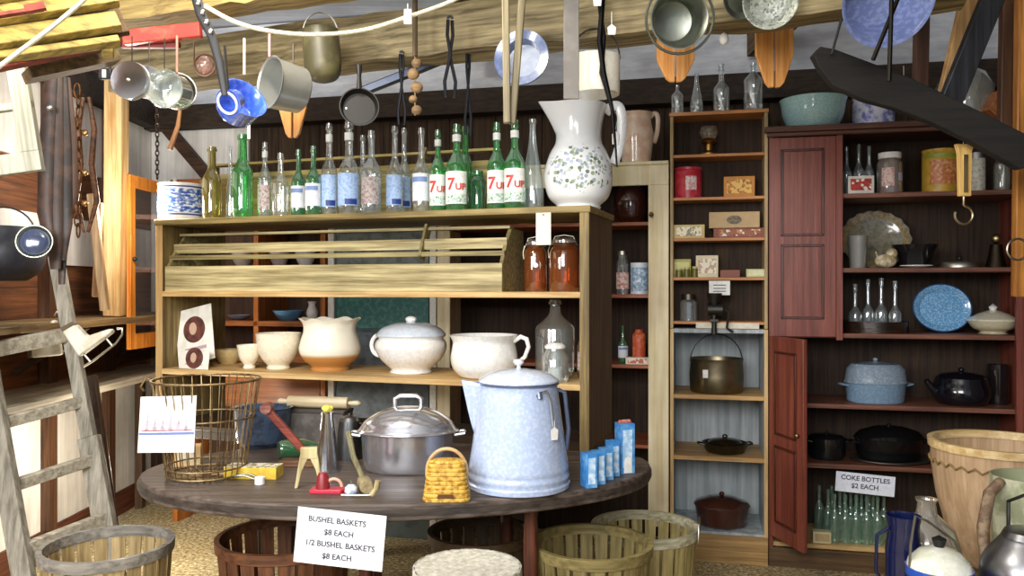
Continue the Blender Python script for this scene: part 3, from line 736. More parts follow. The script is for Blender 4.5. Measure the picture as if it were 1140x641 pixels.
lid = MB().lathe([(0, H1 * 1.001), (R * .77, H1 * 1.001), (R * .76, H1 * 1.02), (R * .6, H1 * 1.075), (R * .35, H1 * 1.11), (R * .1, H1 * 1.125), (0, H1 * 1.125)], 56).build('lid', enamel('#c8d4ea', '#dde6f4', .8, 90), t)
MB().lathe([(0, H1 * 1.12), (R * .05, H1 * 1.12), (R * .035, H1 * 1.15), (R * .10, H1 * 1.18), (R * .09, H1 * 1.21), (0, H1 * 1.22)], 20).build('knob', enamel('#dfe4ea'), lid)
# spout: a triangular pouring lip up the flank
sp = MB()
def ringpt(z, a, k=1.0):
    rr = (.955 - .225 * max(0, (z - .21) / .79) ** .9) * R * k; return Vector((rr * math.cos(a), rr * math.sin(a), z * H1))
a_ = math.radians(186)
N = 12; rows = []
for i in range(N + 1):
    z = .52 + .47 * i / N; q = i / N
    out = ringpt(z, a_) + Vector((math.cos(a_), math.sin(a_), 0)) * R * .36 * q ** .9 + Vector((0, 0, H1 * .03 * q))
    wa = .08 + .26 * q
    rows.append([sp.bm.verts.new(v) for v in (ringpt(z, a_ - wa, .97), ringpt(z, a_ - wa * .5).lerp(out, .55), out, ringpt(z, a_ + wa * .5).lerp(out, .55), ringpt(z, a_ + wa, .97))])
for A, B in zip(rows, rows[1:]):
    for k in range(4): sp.bm.faces.new((A[k], A[k + 1], B[k + 1], B[k]))
so = sp.build('spout', GRAN, t); m_ = so.modifiers.new('t', 'SOLIDIFY'); m_.thickness = .004
MB().tube([ringpt(.93, math.radians(-8), 1.0), ringpt(.9, math.radians(-6), 1.16), ringpt(.55, math.radians(-4), 1.12), ringpt(.35, 0, 1.0)], .007, 10).build('back_handle', GRIM, t)
b = MB().tube([ringpt(.90, math.radians(-62), 1.0), ringpt(.93, math.radians(-62), 1.06), ringpt(.88, math.radians(-62), 1.07)], .008, 10); b.build('bail_ear', GRIM, t)
MB().tube([ringpt(.93, math.radians(-62), 1.05), ringpt(.95, math.radians(-52), 1.10), ringpt(.85, math.radians(-47), 1.10), ringpt(.62, math.radians(-46), 1.08)], .0035, 8).build('bail_wire', metal('#d8d8d8', .3), t)
tg = thing('price_tag', 'small white tag hanging on the wire of the blue coffee boiler', 'tag', p + Vector(ringpt(.50, math.radians(-46), 1.08)), math.radians(30))
MB().prism([(-.011, 0), (.011, 0), (.013, .03), (0, .04), (-.013, .03)], -.0006, .0006).build('paper', WHT, tg); MB().tube([(0, 0, .038), (0, 0, .06)], .0008, 5).build('string', WHT, tg)

# aluminium roaster
ALU = paint('#cfd0d8', .2, None, 0, 20, .88); p, wd, ht = tab(400, 508, 452, 531, deep=.24); R = wd / 2
t = thing('roaster', 'shiny oval aluminium roaster with a domed lid behind the woven purse', 'roaster', p + Vector((0, .01, 0)), .05)
hb = ht * .60; SY = .72
MB().lathe([(0, 0)] + [(a * R, b * hb) for a, b in smoothprof([(.82, 0), (.88, .04), (.93, .3), (.96, .95), (1.0, 1.0)], 4)] + [(0, hb)], 56, sy=SY).build('pan', ALU, t)
l_ = MB().lathe([(0, hb)] + [(a * R, hb + b * (ht - hb)) for a, b in smoothprof([(1.03, 0), (1.06, .05), (1.0, .14), (.88, .45), (.62, .78), (.3, .97), (.05, 1.0)], 5)] + [(0, ht)], 56, sy=SY).build('lid', paint('#dcdde6', .16, None, 0, 20, .88), t)
MB().tube([(-R * .27, 0, ht * .95), (-R * .27, 0, ht * 1.12), (-R * .17, 0, ht * 1.17), (R * .17, 0, ht * 1.17), (R * .27, 0, ht * 1.12), (R * .27, 0, ht * .95)], .008, 10).build('lid_handle', metal('#efefef', .3), l_)
for s in (-1, 1): MB().tube([(s * R * .96, -.03, hb * .93), (s * R * 1.16, -.03, hb * .97), (s * R * 1.18, 0, hb * .97), (s * R * 1.16, .03, hb * .97), (s * R * .96, .03, hb * .93)], .006, 8).build('side_handle', ALU, t)

# woven purse
WICK = paint('#a8761e', .5, '#e0b850', .9, 75, bump=.8, thr=.55); p, wd, ht = tab(471, 524, 513, 559, deep=.09); R = wd / 2
t = thing('woven_purse', 'small amber wicker purse basket with a tan hoop handle', 'basket', p, 0)
b = MB(); rows = 9
def wv(c, k):
    a = math.atan2(c[1] / .62, c[0]); q = 1 / (abs(math.cos(a)) ** 5 + abs(math.sin(a)) ** 5) ** .2 if (c[0] or c[1]) else 1
    q *= 1 + .045 * math.sin(24 * a + k * PI); return (c[0] * q, c[1] * q, c[2])
pts_lo = [(-R * .78, -.045), (R * .78, -.045), (R * .9, 0), (R * .78, .045), (-R * .78, .045), (-R * .9, 0)]
for k in range(rows):
    z0, z1 = ht * k / rows, ht * (k + 1) / rows - .0012
    f = 1.0 - .24 * (k / rows)
    b.lathe([(0, z0), (R * f * .97, z0), (R * f, (z0 + z1) / 2), (R * f * .97, z1), (0, z1)], 48, sy=.62, fn=(lambda k: lambda c: wv(c, k))(k))
b.build('woven_body', WICK, t)
MB().prism([(-R * .36, ht * .12), (R * .36, ht * .12), (R * .3, ht * .22), (-R * .3, ht * .22)], -R * .70, -R * .66).build('woven_opening', paint('#5a3410', .7), t)
MB().lathe([(0, ht), (R * .76, ht), (R * .66, ht + .006), (0, ht + .01)], 30, sy=.62).build('woven_lid', WICK, t)
MB().tube(arc((0, 0, ht * .72), R * .84, -20, 200, 24, 'xz', ht * .62), .0055, 8).build('hoop_handle', wood('#b08a58', '#dcbc8a', 'x', .5), t)

# steel cone funnel with yellow top, coffee pot
p, wd, ht = tab(351, 378, 458, 527); R = wd / 2
t = thing('cone_strainer', 'slim shiny steel cone with a yellow knob on top', 'strainer', p, 0)
MB().lathe([(0, 0), (R, 0), (R, .01), (R * .45, ht * .96), (R * .5, ht), (0, ht)], 32).build('steel_cone', metal('#c9cdd4', .18), t)
b = MB().ball((0, 0, ht + .012), .016, 1.1, 1.1, .8); 
for k in range(5): b.ball((.013 * math.cos(k * 1.256), .013 * math.sin(k * 1.256), ht + .014), .008, 1, 1, 1, 8, 6)
b.build('knob', paint('#e8dc60', .4), t)
p, wd, ht = tab(370, 402, 462, 516); R = wd / 2; p = p + Vector((.0, .05, 0))
t = thing('coffee_pot', 'dull grey tin coffee pot behind the steel cone', 'coffee pot', p, 0)
MB().lathe([(0, 0)] + [(R * q, ht * z) for q, z in ((1, 0), (1.0, .04), (.72, .8), (.7, .84))] + [(0, ht * .84)], 32).build('pot_body', metal('#6a6c6e', .35), t)
MB().lathe([(0, ht * .84), (R * .74, ht * .84), (R * .6, ht * .92), (R * .12, ht * .96), (R * .12, ht), (0, ht)], 28).build('lid', metal('#77797b', .35), t)
MB().tube([(R * .72, 0, ht * .78), (R * 1.3, 0, ht * .72), (R * 1.35, 0, ht * .4), (R * .95, 0, ht * .2)], .006, 8).build('handle', BLK, t)

# red clamp tool + red handled corkscrew, cream clothes peg, mallet
p, wd, ht = tab(347, 388, 526, 549, deep=.05)
t = thing('toy_iron', 'small red metal iron with a pale ring handle beside the table edge', 'iron', p + Vector((0, -.01, 0)), 0)
R = wd / 2
MB().prism([(-R, -.02), (R * .7, -.025), (R, 0), (R * .7, .025), (-R, .02)], 0, .014, plane='xy').build('base_plate', paint('#c23046', .3), t, bevel=.003)
MB().lathe([(0, .014), (.022, .014), (.018, .05), (.012, .062), (0, .062)], 20, Matrix.Translation((-R * .35, 0, 0))).build('post', paint('#8a2228', .4), t)
MB().tube(arc((R * .25, 0, .018), .024, 0, 180, 12), .005, 8).build('ring_handle', paint('#e0a890', .4), t)
p, wd, ht = tab(385, 398, 530, 551, deep=.02)
t = thing('knob', 'small white and blue china drawer knob beside the red iron', 'knob', p + Vector((0, -.01, 0)), 0)
MB().lathe([(0, 0), (.014, 0), (.02, .012), (.018, .026), (.01, .034), (0, .036)], 24).build('china_head', enamel('#e6ebf6', '#8aa0d0', .8, 60), t); MB().lathe([(0, .036), (.005, .036), (.005, .046), (0, .047)], 12).build('screw', metal(), t)
p, wd, ht = tab(336, 352, 497, 543, deep=.03)
t = thing('wooden_tongs', 'pale wooden fork shaped tongs standing on two prongs', 'tongs', p, .2)
b = MB()
for s in (-1, 1): b.prism([(s * .008, ht * .9), (s * .026, ht * .86), (s * .036, ht * .4), (s * .044, 0), (s * .034, 0), (s * .020, ht * .45), (s * .004, ht * .72)], -.010, .010)
b.box(-.026, .026, -.011, .011, ht * .72, ht)
b.build('prong_frame', wood('#a8986a', '#dccf9c', 'z', .5), t, bevel=.002)
t = thing('apple_parer', 'red painted wooden handled tool slanting up behind the pale tongs', 'tool', Vector((-.77, 2.87, TZ)), 0)
MB().bar((.06, 0, .02), (-.10, 0, .20), .026, .022, (0, 1, 0)).build('red_arm', wood('#6a2418', '#a04a38', 'x', .45), t, bevel=.004)
MB().box(-.05, .11, -.03, .03, 0, .022).build('base_board', wood('#4a2c1a', '#7a5230', 'x', .6), t, bevel=.003)
MB().lathe([(0, -.02), (.02, -.02), (.02, .02), (0, .02)], 18, Matrix.Translation((-.10, 0, .205)) @ Matrix.Rotation(PI / 2, 4, 'X')).build('pivot', wood('#7a3a30', '#b07a6a', 'x', .5), t)
t = thing('green_bottle', 'dark green glass bottle lying on its side behind the yellow carton', 'bottle', Vector((-.86, 2.98, TZ + .034)), 0, rot=(0, math.radians(90), .5))
MB().lathe([(0, 0), (.03, 0), (.034, .01), (.034, .09), (.014, .14), (.013, .19), (0, .19)], 24).build('glass_body', DKGREEN, t)
t = thing('mallet', 'wooden mallet with a rough grey green handle resting in front of the aluminium roaster', 'mallet', Vector((-.455, 2.50, TZ)), .3)
MB().lathe([(0, -.04), (.02, -.04), (.024, 0), (.02, .04), (0, .04)], 18, Matrix.Translation((0, 0, .024)) @ Matrix.Rotation(PI / 2, 4, 'X')).build('mallet_head', wood('#7a6a48', '#b0a078', 'y', .6), t)
MB().tube([(0, 0, .03), (-.03, .05, .10), (-.04, .10, .17)], .009, 8).build('handle', wood('#5a5438', '#8f8862', 'z', .6), t)
t = thing('egg_beater', 'hand crank beater with a pale bent handle lying near the table edge', 'beater', Vector((-.44, 2.415, TZ)), 0)
MB().tube([(-.07, 0, .012), (-.02, -.005, .012), (.02, 0, .012)], .004, 8).build('shaft', metal('#b8b098', .4), t)
MB().tube([(.02, 0, .012), (.035, 0, .03), (.04, 0, .055)], .009, 10).build('grip', wood('#8a7a50', '#c4b488', 'z', .5), t)
# yellow carton with metal tongs on it
p, wd, ht = tab(253, 312, 516, 533, deep=.07)
t = thing('carton', 'flat yellow carton with a blotchy white top lying near the wire basket', 'carton', p, -.06)
MB().box(-wd / 2, wd / 2, -.035, .035, 0, ht * .9).build('carton_body', paint('#d8b83c', .6, '#b8962c', .6, 30), t, bevel=.001)
MB().box(-wd / 2, wd / 2, -.035, .035, ht * .9 + .0003, ht * .9 + .001).build('carton_top', printed('#ece6cc', ['#8a7a50', '#b8a878', '#5f5a48'], 90, .5), t)
t = thing('ice_tongs', 'small wire pincers with a round white tag in front of the yellow carton', 'tongs', p + Vector((.02, -.075, 0)), 0)
b = MB()
for s in (-1, 1): b.tube([(-.06, s * .002, .02), (-.02, s * .015, .025), (.02, s * .012, .01), (.04, s * .003, .006)], .003, 8)
b.build('wire_frame', metal('#8a8a80', .4), t)
MB().lathe([(0, 0), (.016, 0), (.016, .022), (0, .026)], 18, Matrix.Translation((.03, -.02, 0))).build('tag', WHT, t)
# cream box at the table's far left
p, wd, ht = tab(152, 178, 492, 515, deep=.08)
t = thing('carton', 'small pale orange carton behind the wire basket at the table end', 'carton', Vector((-1.155, 2.88, TZ)), .3)
MB().box(-.045, .045, -.03, .03, 0, .07).build('carton_body', paint('#e0b678', .6, '#f0dcae', .6, 20), t, bevel=.002)
MB().box(-.03, .03, -.0306, -.0301, .02, .05).build('carton_label', paint('#f2e4c4', .6), t)

# wire basket
p = Vector((-1.02, 2.70, TZ)); 
t = thing('wire_basket', 'rusty wire egg basket flaring to its rim, a picture card clipped on', 'basket', p, 0)
WIRE = metal('#a08c68', .5, 0, '#6a4a30', .7, 40)
rb, rt, hh = .125, .172, .325
b = MB()
for i in range(34):
    a = 2 * PI * i / 34; c, s = math.cos(a), math.sin(a)
    b.tube([(rb * .1 * c, rb * .1 * s, .006), (rb * .9 * c, rb * .9 * s, .006), (rb * c, rb * s, .02), (rb * 1.08 * c, rb * 1.08 * s, hh * .3), (rt * c, rt * s, hh)], .0021, 5)
b.build('upright_wires', WIRE, t)
for (rr, z, q) in ((rb, .014, .004), (rb * .5, .006, .0025), (rb * 1.22, hh * .62, .003), (rt, hh, .004), (rb * 1.04, .04, .003)):
    MB().tube(arc((0, 0, z), rr, 0, 360, 40, 'xy')[:-1], q, 6, True).build('hoop', WIRE, t)
b = MB(); b.tube([(-rt, 0, hh), (-rt - .02, -.02, hh + .01), (-rt - .03, -.04, hh - .02), (-rt - .01, -.06, hh - .03)], .004, 6); b.build('bail_handle', WIRE, t)
t = thing('picture_card', 'white card with a printed row of sailing ships clipped on the wire basket', 'card', p + Vector((-.065, -.168, .115)), -.22, rot=(math.radians(-9), math.radians(-3), -.22))
MB().box(-.10, .10, -.0012, .0012, 0, .175).build('card', WHT, t)
b = MB()
for i in range(6):
    x = -.08 + i * .028; b.prism([(x, .065), (x + .018, .065), (x + .010, .125 - .01 * (i % 3))], -.0022, -.0014)
b.build('printed_ships', paint('#b8a8b4', .6, '#907a8a', .7, 80), t)
MB().box(-.098, .098, -.0022, -.0014, .054, .062).build('printed_line', paint('#6a7ab0', .6), t)
MB().box(-.09, .09, -.0022, -.0014, .066, .070).build('printed_line', paint('#c06a6a', .6), t)

# blue boxes on the table's right
def bluebox(x0, x1, yt, yb, label, group=None, rz=.25, deep=.03):
    p, wd, ht = tab(x0, x1, yt, yb, deep=deep)
    t = thing('carton', label, 'carton', p, rz, group)
    MB().box(-wd / 2, wd / 2, -deep / 2, deep / 2, 0, ht).build('carton_body', paint('#3c86cc', .4, '#79b4e6', .8, 24), t, bevel=.001)
    MB().box(-wd * .36, wd * .30, -deep / 2 - .0008, -deep / 2 - .0001, ht * .12, ht * .88).build('front_panel', paint('#9cc8ee', .4, '#e4f0fa', .9, 50), t)
    return t, wd, ht, deep
xs = [(649, 662, 503, 543), (661, 671, 501, 539), (669, 680, 498, 534), (677, 687, 490, 530)]
nm = ['nearest to the boiler', 'second from the boiler', 'third from the boiler', 'next to the tall blue carton']
for (q, n_) in zip(xs, nm): bluebox(*q, 'short blue and white carton, %s' % n_, 'short blue cartons', .35, .05)
t, wd, ht, dp = bluebox(687, 704, 470, 527, 'tall bright blue carton at the table end with red stuff sticking out', None, .3, .05)
MB().lathe([(0, 0), (wd * .3, 0), (wd * .22, ht * .3), (0, ht * .33)], 20, Matrix.Translation((0, -dp / 2 - .0015, ht * .02)) @ Matrix.Diagonal((1, .06, 1, 1))).build('white_figure', WHT, t)
b = MB()
for k in range(5): b.ball((-.016 + .008 * k, .0, ht + .004), .009, 1, 1, .8, 8, 6)
b.build('contents', paint('#b85a48', .6, '#e8d8c8', .8, 60), t)

# dark blue enamel pans behind, at the back of the table
t = thing('enamel_pan', 'dark blue enamel pan under the crockery shelf, behind the wire basket', 'pan', Vector((-1.0, 3.24, TZ)), 0)
MB().lathe(shell([(.08, 0), (.10, .02), (.112, .15), (.122, .155)], .004), 36).build('pan_body', enamel('#46566e', '#222c3c', .7, 30), t)
MB().tube([(0, -.11, .14), (.0, -.15, .145), (.0, -.19, .14)], .009, 8).build('handle', enamel('#222c3c'), t)
t = thing('rolling_pin', 'pale wooden rolling pin lying under the crockery shelf above the dark pan', 'rolling pin', Vector((-.79, 3.30, TZ + .164)), -.2)
MB().lathe([(0, -.13), (.023, -.13), (.024, 0), (.023, .13), (0, .13)], 20, Matrix.Rotation(PI / 2, 4, 'Y')).build('roller', wood('#c8b48a', '#e6d8b8', 'x', .4), t)
for s in (-1, 1): MB().lathe([(0, s * .13), (.008, s * .132), (.012, s * .17), (0, s * .19)], 14, Matrix.Rotation(PI / 2, 4, 'Y')).build('handle', wood('#c8b48a', '#e6d8b8', 'x', .4), t)

t = thing('tin_box', 'dull grey tin box under the pale rolling pin', 'box', Vector((-.79, 3.30, TZ)), -.2)
MB().box(-.13, .13, -.05, .05, 0, .125).build('box_body', paint('#5a5450', .5, '#7a746c', .7, 20), t, bevel=.003)
MB().box(-.132, .132, -.052, .052, .125, .139).build('lid', paint('#48423e', .5), t, bevel=.003)
# ------------------------------------------------------------------ price sign on the table rim
p = Vector(W(381, 562, 2.325)); p.z = TZ - .012
t = thing('price_sign', 'white card with basket prices hanging over the table edge', 'sign', p, math.radians(-6), rot=(math.radians(-2), math.radians(4.5), math.radians(-6)))
wd, ht = .262, .158
MB().box(-wd / 2, wd / 2, -.001, .001, -ht, 0).build('card', paint('#f7f8fb', .6), t)
for i, s in enumerate(('BUSHEL BASKETS', '$8 EACH', '1/2 BUSHEL BASKETS', '$8 EACH')):
    words(s, .0225, paint('#34344a', .7), t, ((-.012, -.004, .002, -.004)[i], -.0014, -.037 - i * .034), depth=.0008, bold=.00035)
# ------------------------------------------------------------------ bushel baskets
def bushel(loc, rt, rb, hgt, c1, c2, label, group='slatted bushel baskets on the floor', name='bushel_basket', rimc=None, handles=(0, 180), n=22, flip=False, inside=None):
    t = thing(name, label, 'basket', loc, 0, group)
    if flip: t.rotation_euler = (PI, 0, 0); t.location.z += hgt
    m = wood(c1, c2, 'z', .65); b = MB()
    for i in range(n):
        a0 = 2 * PI * i / n + .03; a1 = 2 * PI * (i + 1) / n - .03
        v = []
        for (r, z) in ((rb, 0), (rb + (rt - rb) * .55, hgt * .45), (rt, hgt)):
            for q in (r, r - .005):
                for a in (a0, a1): v.append(b.bm.verts.new((q * math.cos(a), q * math.sin(a), z)))
        for k in (0, 4):
            o = k
            for f in ((o, o + 1, o + 5, o + 4), (o + 2, o + 6, o + 7, o + 3), (o, o + 4, o + 6, o + 2), (o + 1, o + 3, o + 7, o + 5)): b.bm.faces.new([v[j] for j in f])
        b.bm.faces.new((v[8], v[9], v[11], v[10])); b.bm.faces.new((v[0], v[2], v[3], v[1]))
    b.build('staves', m, t)
    b = MB()
    for i in range(5):
        y0 = -rb + .4 * rb * i + .003; y1 = y0 + .4 * rb - .006; w0 = math.sqrt(max(rb * rb - y0 * y0, 0)); w1 = math.sqrt(max(rb * rb - y1 * y1, 0)); ww = math.sqrt(max(rb * rb - ((y0 + y1) / 2) ** 2, 0))
        b.prism([(-w0 * .98, y0), (w0 * .98, y0), (ww * .98, (y0 + y1) / 2), (w1 * .98, y1), (-w1 * .98, y1), (-ww * .98, (y0 + y1) / 2)], 0, .008, plane='xy')
    b.build('base_planks', m, t)
    rm = rimc or wood(c1, c2, 'x', .6)
    MB().lathe([(rt - .011, hgt - .03), (rt + .004, hgt - .03), (rt + .006, hgt + .004), (rt - .011, hgt + .004), (rt - .011, hgt - .03)], 56).build('rim_hoop', rm, t)
    zz = hgt * .5; rr = rb + (rt - rb) * .6
    MB().lathe([(rr, zz - .012), (rr + .005, zz - .012), (rr + .005, zz + .012), (rr, zz + .012), (rr, zz - .012)], 48).build('middle_hoop', rm, t)
    for hd in handles:
        a = math.radians(hd); ca, sa = math.cos(a), math.sin(a); px, py = -sa, ca; w_ = rt * .32
        pts = [(rt * ca * 1.03 + px * w_ * q, rt * sa * 1.03 + py * w_ * q, hgt - .03 + z) for q, z in ((-1, 0), (-1, .03), (-.7, .06), (0, .075), (.7, .06), (1, .03), (1, 0))]
        MB().tube(pts, .003, 7).build('wire_handle', metal('#b0aca0', .4), t)
    return t
bushel((-1.30, 2.60, 0), .195, .15, .527, '#8a7448', '#c0a878', 'bushel basket with a grey rim standing at the foot of the ladder', rimc=wood('#6a6660', '#a09a90', 'x', .6), handles=())
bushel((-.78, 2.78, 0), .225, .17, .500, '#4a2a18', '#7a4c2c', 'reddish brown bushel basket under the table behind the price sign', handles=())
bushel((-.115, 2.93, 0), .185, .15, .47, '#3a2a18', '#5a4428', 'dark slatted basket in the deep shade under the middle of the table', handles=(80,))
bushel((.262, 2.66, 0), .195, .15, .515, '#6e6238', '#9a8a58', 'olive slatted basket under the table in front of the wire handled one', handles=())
bushel((.50, 3.05, 0), .195, .15, .455, '#8a7c44', '#c8b67c', 'olive and cream bushel basket with a white wire handle, outside the table edge', rimc=wood('#9a9470', '#dcd8c0', 'x', .6), handles=(-15,))
bushel((-.115, 2.08, 0), .17, .14, .635, '#a8a494', '#dcd8ca', 'pale grey basket turned bottom up in front of the table', flip=True, handles=())
# ------------------------------------------------------------------ helpers for shelf goods
def on(x0, x1, yt, v, z): return BK.slot(x0, x1, yt, v, z + .0005)
def carton(x0, x1, yt, v, z, c, label, lab=None, deep=.06, group=None, rz=None, inks=None, name='carton', zz=0, lid=None):
    p, wd, ht = on(x0, x1, yt, v, z + zz)
    t = thing(name, label, 'box', p, BK.a if rz is None else rz, group)
    MB().box(-wd / 2, wd / 2, -deep / 2, deep / 2, 0, ht).build('carton_body', paint(c, .55, None, 0, 20), t, bevel=.0015)
    if lab:
        MB().box(-wd * .40, wd * .40, -deep / 2 - .0010, -deep / 2 - .0002, ht * .18, ht * .84).build('front_label', printed(lab, inks, 90, .6) if inks else paint(lab, .5), t)
    if lid: MB().box(-wd / 2 - .001, wd / 2 + .001, -deep / 2 - .001, deep / 2 + .001, ht * .85, ht + .001).build('lid', paint(lid, .5), t)
    return t, p, wd, ht
def potl(p, R, prof, mat, label, name='cooking_pot', cat='pot', lid=None, knob=None, sy=1.0, handles=None, bail=None, rz=0, lidmat=None, t_=.004):
    """pot: prof in units of R and metres; lid: profile starting on the rim"""
    t = thing(name, label, cat, p, rz)
    MB().lathe(shell(prof, t_), 48, sy=sy).build('pot_body', mat, t)
    zt = prof[-1][1]
    if lid:
        l_ = MB().lathe([(0, zt + .0005)] + [(r, zt + .0005 + z) for r, z in lid] + [(0, zt + lid[-1][1] + .0005)], 48, sy=sy).build('lid', lidmat or mat, t)
        if knob: MB().ball((0, 0, zt + lid[-1][1] + knob * .7), knob, 1, 1, .8).build('knob', lidmat or mat, l_)
    if handles:
        for s in (-1, 1):
            MB().tube([(s * R * .96, -.03, handles), (s * R * 1.16, -.025, handles + .005), (s * R * 1.2, 0, handles + .005), (s * R * 1.16, .025, handles + .005), (s * R * .96, .03, handles)], .005, 8).build('side_handle', mat, t)
    if bail: MB().tube([(-R, 0, zt * .9)] + arc((0, 0, zt * .9), R * .98, 180, 0, 16, 'xz', bail)[1:-1] + [(R, 0, zt * .9)], .003, 7).build('bail_handle', metal('#4a4640', .5), t)
    return t

# ---- red cupboard, top board
p, wd, ht = BK.slot(870, 940, 111, .12, 2.13); R = wd / 2
t = thing('enamel_bowl', 'wide turquoise enamel bowl on the top of the red cupboard', 'bowl', p, 0)
MB().lathe(shell([(a * R, b * ht) for a, b in smoothprof([(.62, 0), (.74, .06), (.92, .45), (.98, .85), (1.02, 1.0)], 5)], .004), 48).build('bowl_body', enamel('#9fc8cc', '#b8dcde', .8, 120), t)
p, wd, ht = BK.slot(950, 994, 96, .22, 2.13); R = wd / 2
t = thing('enamel_canister', 'white and blue streaked enamel canister behind the long dark blade', 'canister', p, 0)
MB().lathe([(0, 0), (R, 0), (R, ht * .85), (R * .8, ht), (0, ht)], 40).build('canister_body', enamel('#dfe2f2', '#6d74c8', .9, 26), t)
p, wd, ht = BK.slot(1043, 1103, 68, .24, 2.13); R = wd / 2
t = thing('glass_carboy', 'big cloudy glass jar on the cupboard top behind the dark hanging bar', 'jar', p, 0)
MB().lathe([(0, .004), (R * .9, 0), (R, .02), (R, ht * .6), (R * .75, ht * .8), (R * .4, ht * .88), (R * .4, ht * .96), (R * .46, ht), (R * .36, ht)], 40).build('glass_body', glass((.78, .8, .74), .35, .15), t)
p, wd, ht = BK.slot(1092, 1118, 96, .10, 2.13)
t = thing('wooden_block', 'small orange wooden block tipped on its corner on the cupboard top', 'block', p + Vector((0, 0, .02)), .3)
t.rotation_euler = (0, .6, .2)
MB().box(-wd / 2, wd / 2, -.03, .03, 0, ht * .7).build('block_body', wood('#a85e34', '#d8925e', 'x', .5), t, bevel=.003)
p, wd, ht = BK.slot(978, 990, 130, .05, 2.13)
t = thing('paper_tag', 'tiny pale paper tag lying on the edge of the red cupboard top', 'tag', p, BK.a)
MB().box(-.02, .02, -.01, .01, 0, .002).build('paper', IVORY, t)
# ---- shelf 1
z = RZ[0]
for i, (x0, x1, yt) in enumerate(((937, 948, 163), (950, 962, 160), (962, 973, 162))):
    p, wd, ht = on(x0, x1, yt, .16, z); bottle(p, ht, wd / 2, 'long', CLEAR2, ('first', 'middle', 'last')[i] + ' of three slim clear bottles behind the red and white carton', group='slim bottles in the red cupboard')
carton(944, 971, 196, .06, z, '#d8d4ca', 'red and white carton in front of three slim clear bottles', '#b8342c', .05, inks=['#e8e0d0', '#8a2a22'])
p, wd, ht = on(977, 1004, 170, .12, z); R = wd / 2
t = thing('preserve_jar', 'dark preserve jar with a white lid and a round pinkish label', 'jar', p, 0)
MB().lathe([(0, .003), (R * .95, 0), (R, .01), (R, ht * .74), (R * .8, ht * .85)], 32).build('glass_body', glass((.5, .42, .38), .3, .12), t)
MB().lathe([(0, ht * .86), (R * .88, ht * .86), (R * .88, ht), (0, ht)], 28).build('lid', WHT, t)
lb_ = band(R + .0005, ht * .18, ht * .62, -150, -95); lb_.build('round_label', paint('#e0c8c0', .5, '#b86a60', .8, 80), t)
band(R + .0005, ht * .3, ht * .5, -75, -50).build('side_label', paint('#b8b8c8', .5), t)
p, wd, ht = on(1028, 1064, 167, .12, z); R = wd / 2
t = thing('tin_can', 'yellow tin with an orange picture on the top shelf of the red cupboard', 'tin', p, 0)
MB().lathe([(0, 0), (R, 0), (R, ht * .9), (R * .96, ht * .92), (R * 1.0, ht * .94), (R, ht), (0, ht)], 40).build('tin_body', paint('#c8a03c', .35, '#a88a2c', .7, 30), t)
band(R + .0004, ht * .18, ht * .74, -150, -55).build('picture_label', paint('#b8683c', .4, '#e0b070', .8, 70), t)
band(R + .0004, ht * .80, ht * .88, -170, -10).build('green_stripe', paint('#8a9a3a', .4), t)
p, wd, ht = on(1079, 1096, 170, .10, z); R = wd / 2
t = thing('canister', 'small white canister with a grey lid behind the hanging scale', 'canister', p, 0)
MB().lathe([(0, 0), (R, 0), (R, ht * .85), (0, ht * .85)], 28).build('canister_body', paint('#c9c6b8', .5, '#8a8678', .7, 60), t)
MB().lathe([(0, ht * .85), (R * 1.04, ht * .85), (R * 1.04, ht), (0, ht)], 28).build('lid', metal('#8a8a88', .4), t)
p, wd, ht = on(1107, 1124, 166, .12, z); R = wd / 2
bottle(p, ht, R, 'jug', glass((.6, .62, .55), .2, .1), 'dim clear glass jar at the end of the same shelf as the yellow tin', 'jar', name='glass_jar')
# ---- shelf 2
z = RZ[1]
p, wd, ht = on(938, 1012, 233, .30, z)
t = thing('serving_platter', 'large oval platter with a scalloped tan border leaning against the cupboard back', 'platter', p + Vector((0, 0, 0)), 0, rot=(math.radians(78), 0, BK.a))
R = wd / 2
def scal(c): 
    a = math.atan2(c[1], c[0]); k = 1 + .022 * math.cos(18 * a) * max(0, math.hypot(c[0], c[1] * 1.1) / R - .75) * 4
    return (c[0] * k, c[1] * k + ht * .5, c[2])
MB().lathe([(0, 0), (R * .62, 0), (R * .7, .008), (R * .99, .018), (R, .022), (R * .70, .013), (R * .62, .006), (0, .006)], 90, sy=ht / wd, fn=scal).build('platter_body', enamel('#8c8672', '#6e6a58', .8, 60), t)
MB().lathe([(R * .78, .0158), (R * .95, .0212), (R * .95, .0225), (R * .78, .0172), (R * .78, .0158)], 90, sy=ht / wd, fn=scal).build('border_band', enamel('#a08a62', '#7d6a48', .8, 60), t)
p, wd, ht = on(944, 966, 262, .10, z)
t = thing('glass_tumbler', 'small dark smoked tumbler in front of the big platter', 'tumbler', p, 0); R = wd / 2
MB().lathe(shell([(R * .8, 0), (R, ht)], .003), 28).build('glass_body', glass((.3, .3, .27), .3, .12), t)
p, wd, ht = on(975, 997, 272, .08, z); R = wd / 2
t = thing('ornament', 'small tan figurine lying before the platter, mottled with white', 'ornament', p, 0)
b = MB(); b.ball((0, 0, ht * .3), ht * .3, 1.6, 1, 1); b.ball((R * .6, 0, ht * .62), ht * .24, 1, 1, 1); b.tube([(-R * .7, 0, ht * .3), (-R, 0, ht * .7)], .004, 6); b.build('figurine_body', paint('#a8946a', .5, '#e0d8c0', .8, 50), t)
p, wd, ht = on(994, 1042, 272, .16, z); R = wd / 2
potl(p, R, [(R * .5, 0), (R * .55, .004), (R * .9, ht * .8), (R, ht)], enamel('#1c1a1c'), 'dark bowl on a pale saucer rim beside the figurine', 'bowl', 'bowl')
p, wd, ht = on(1003, 1037, 290, .05, z); R = wd / 2
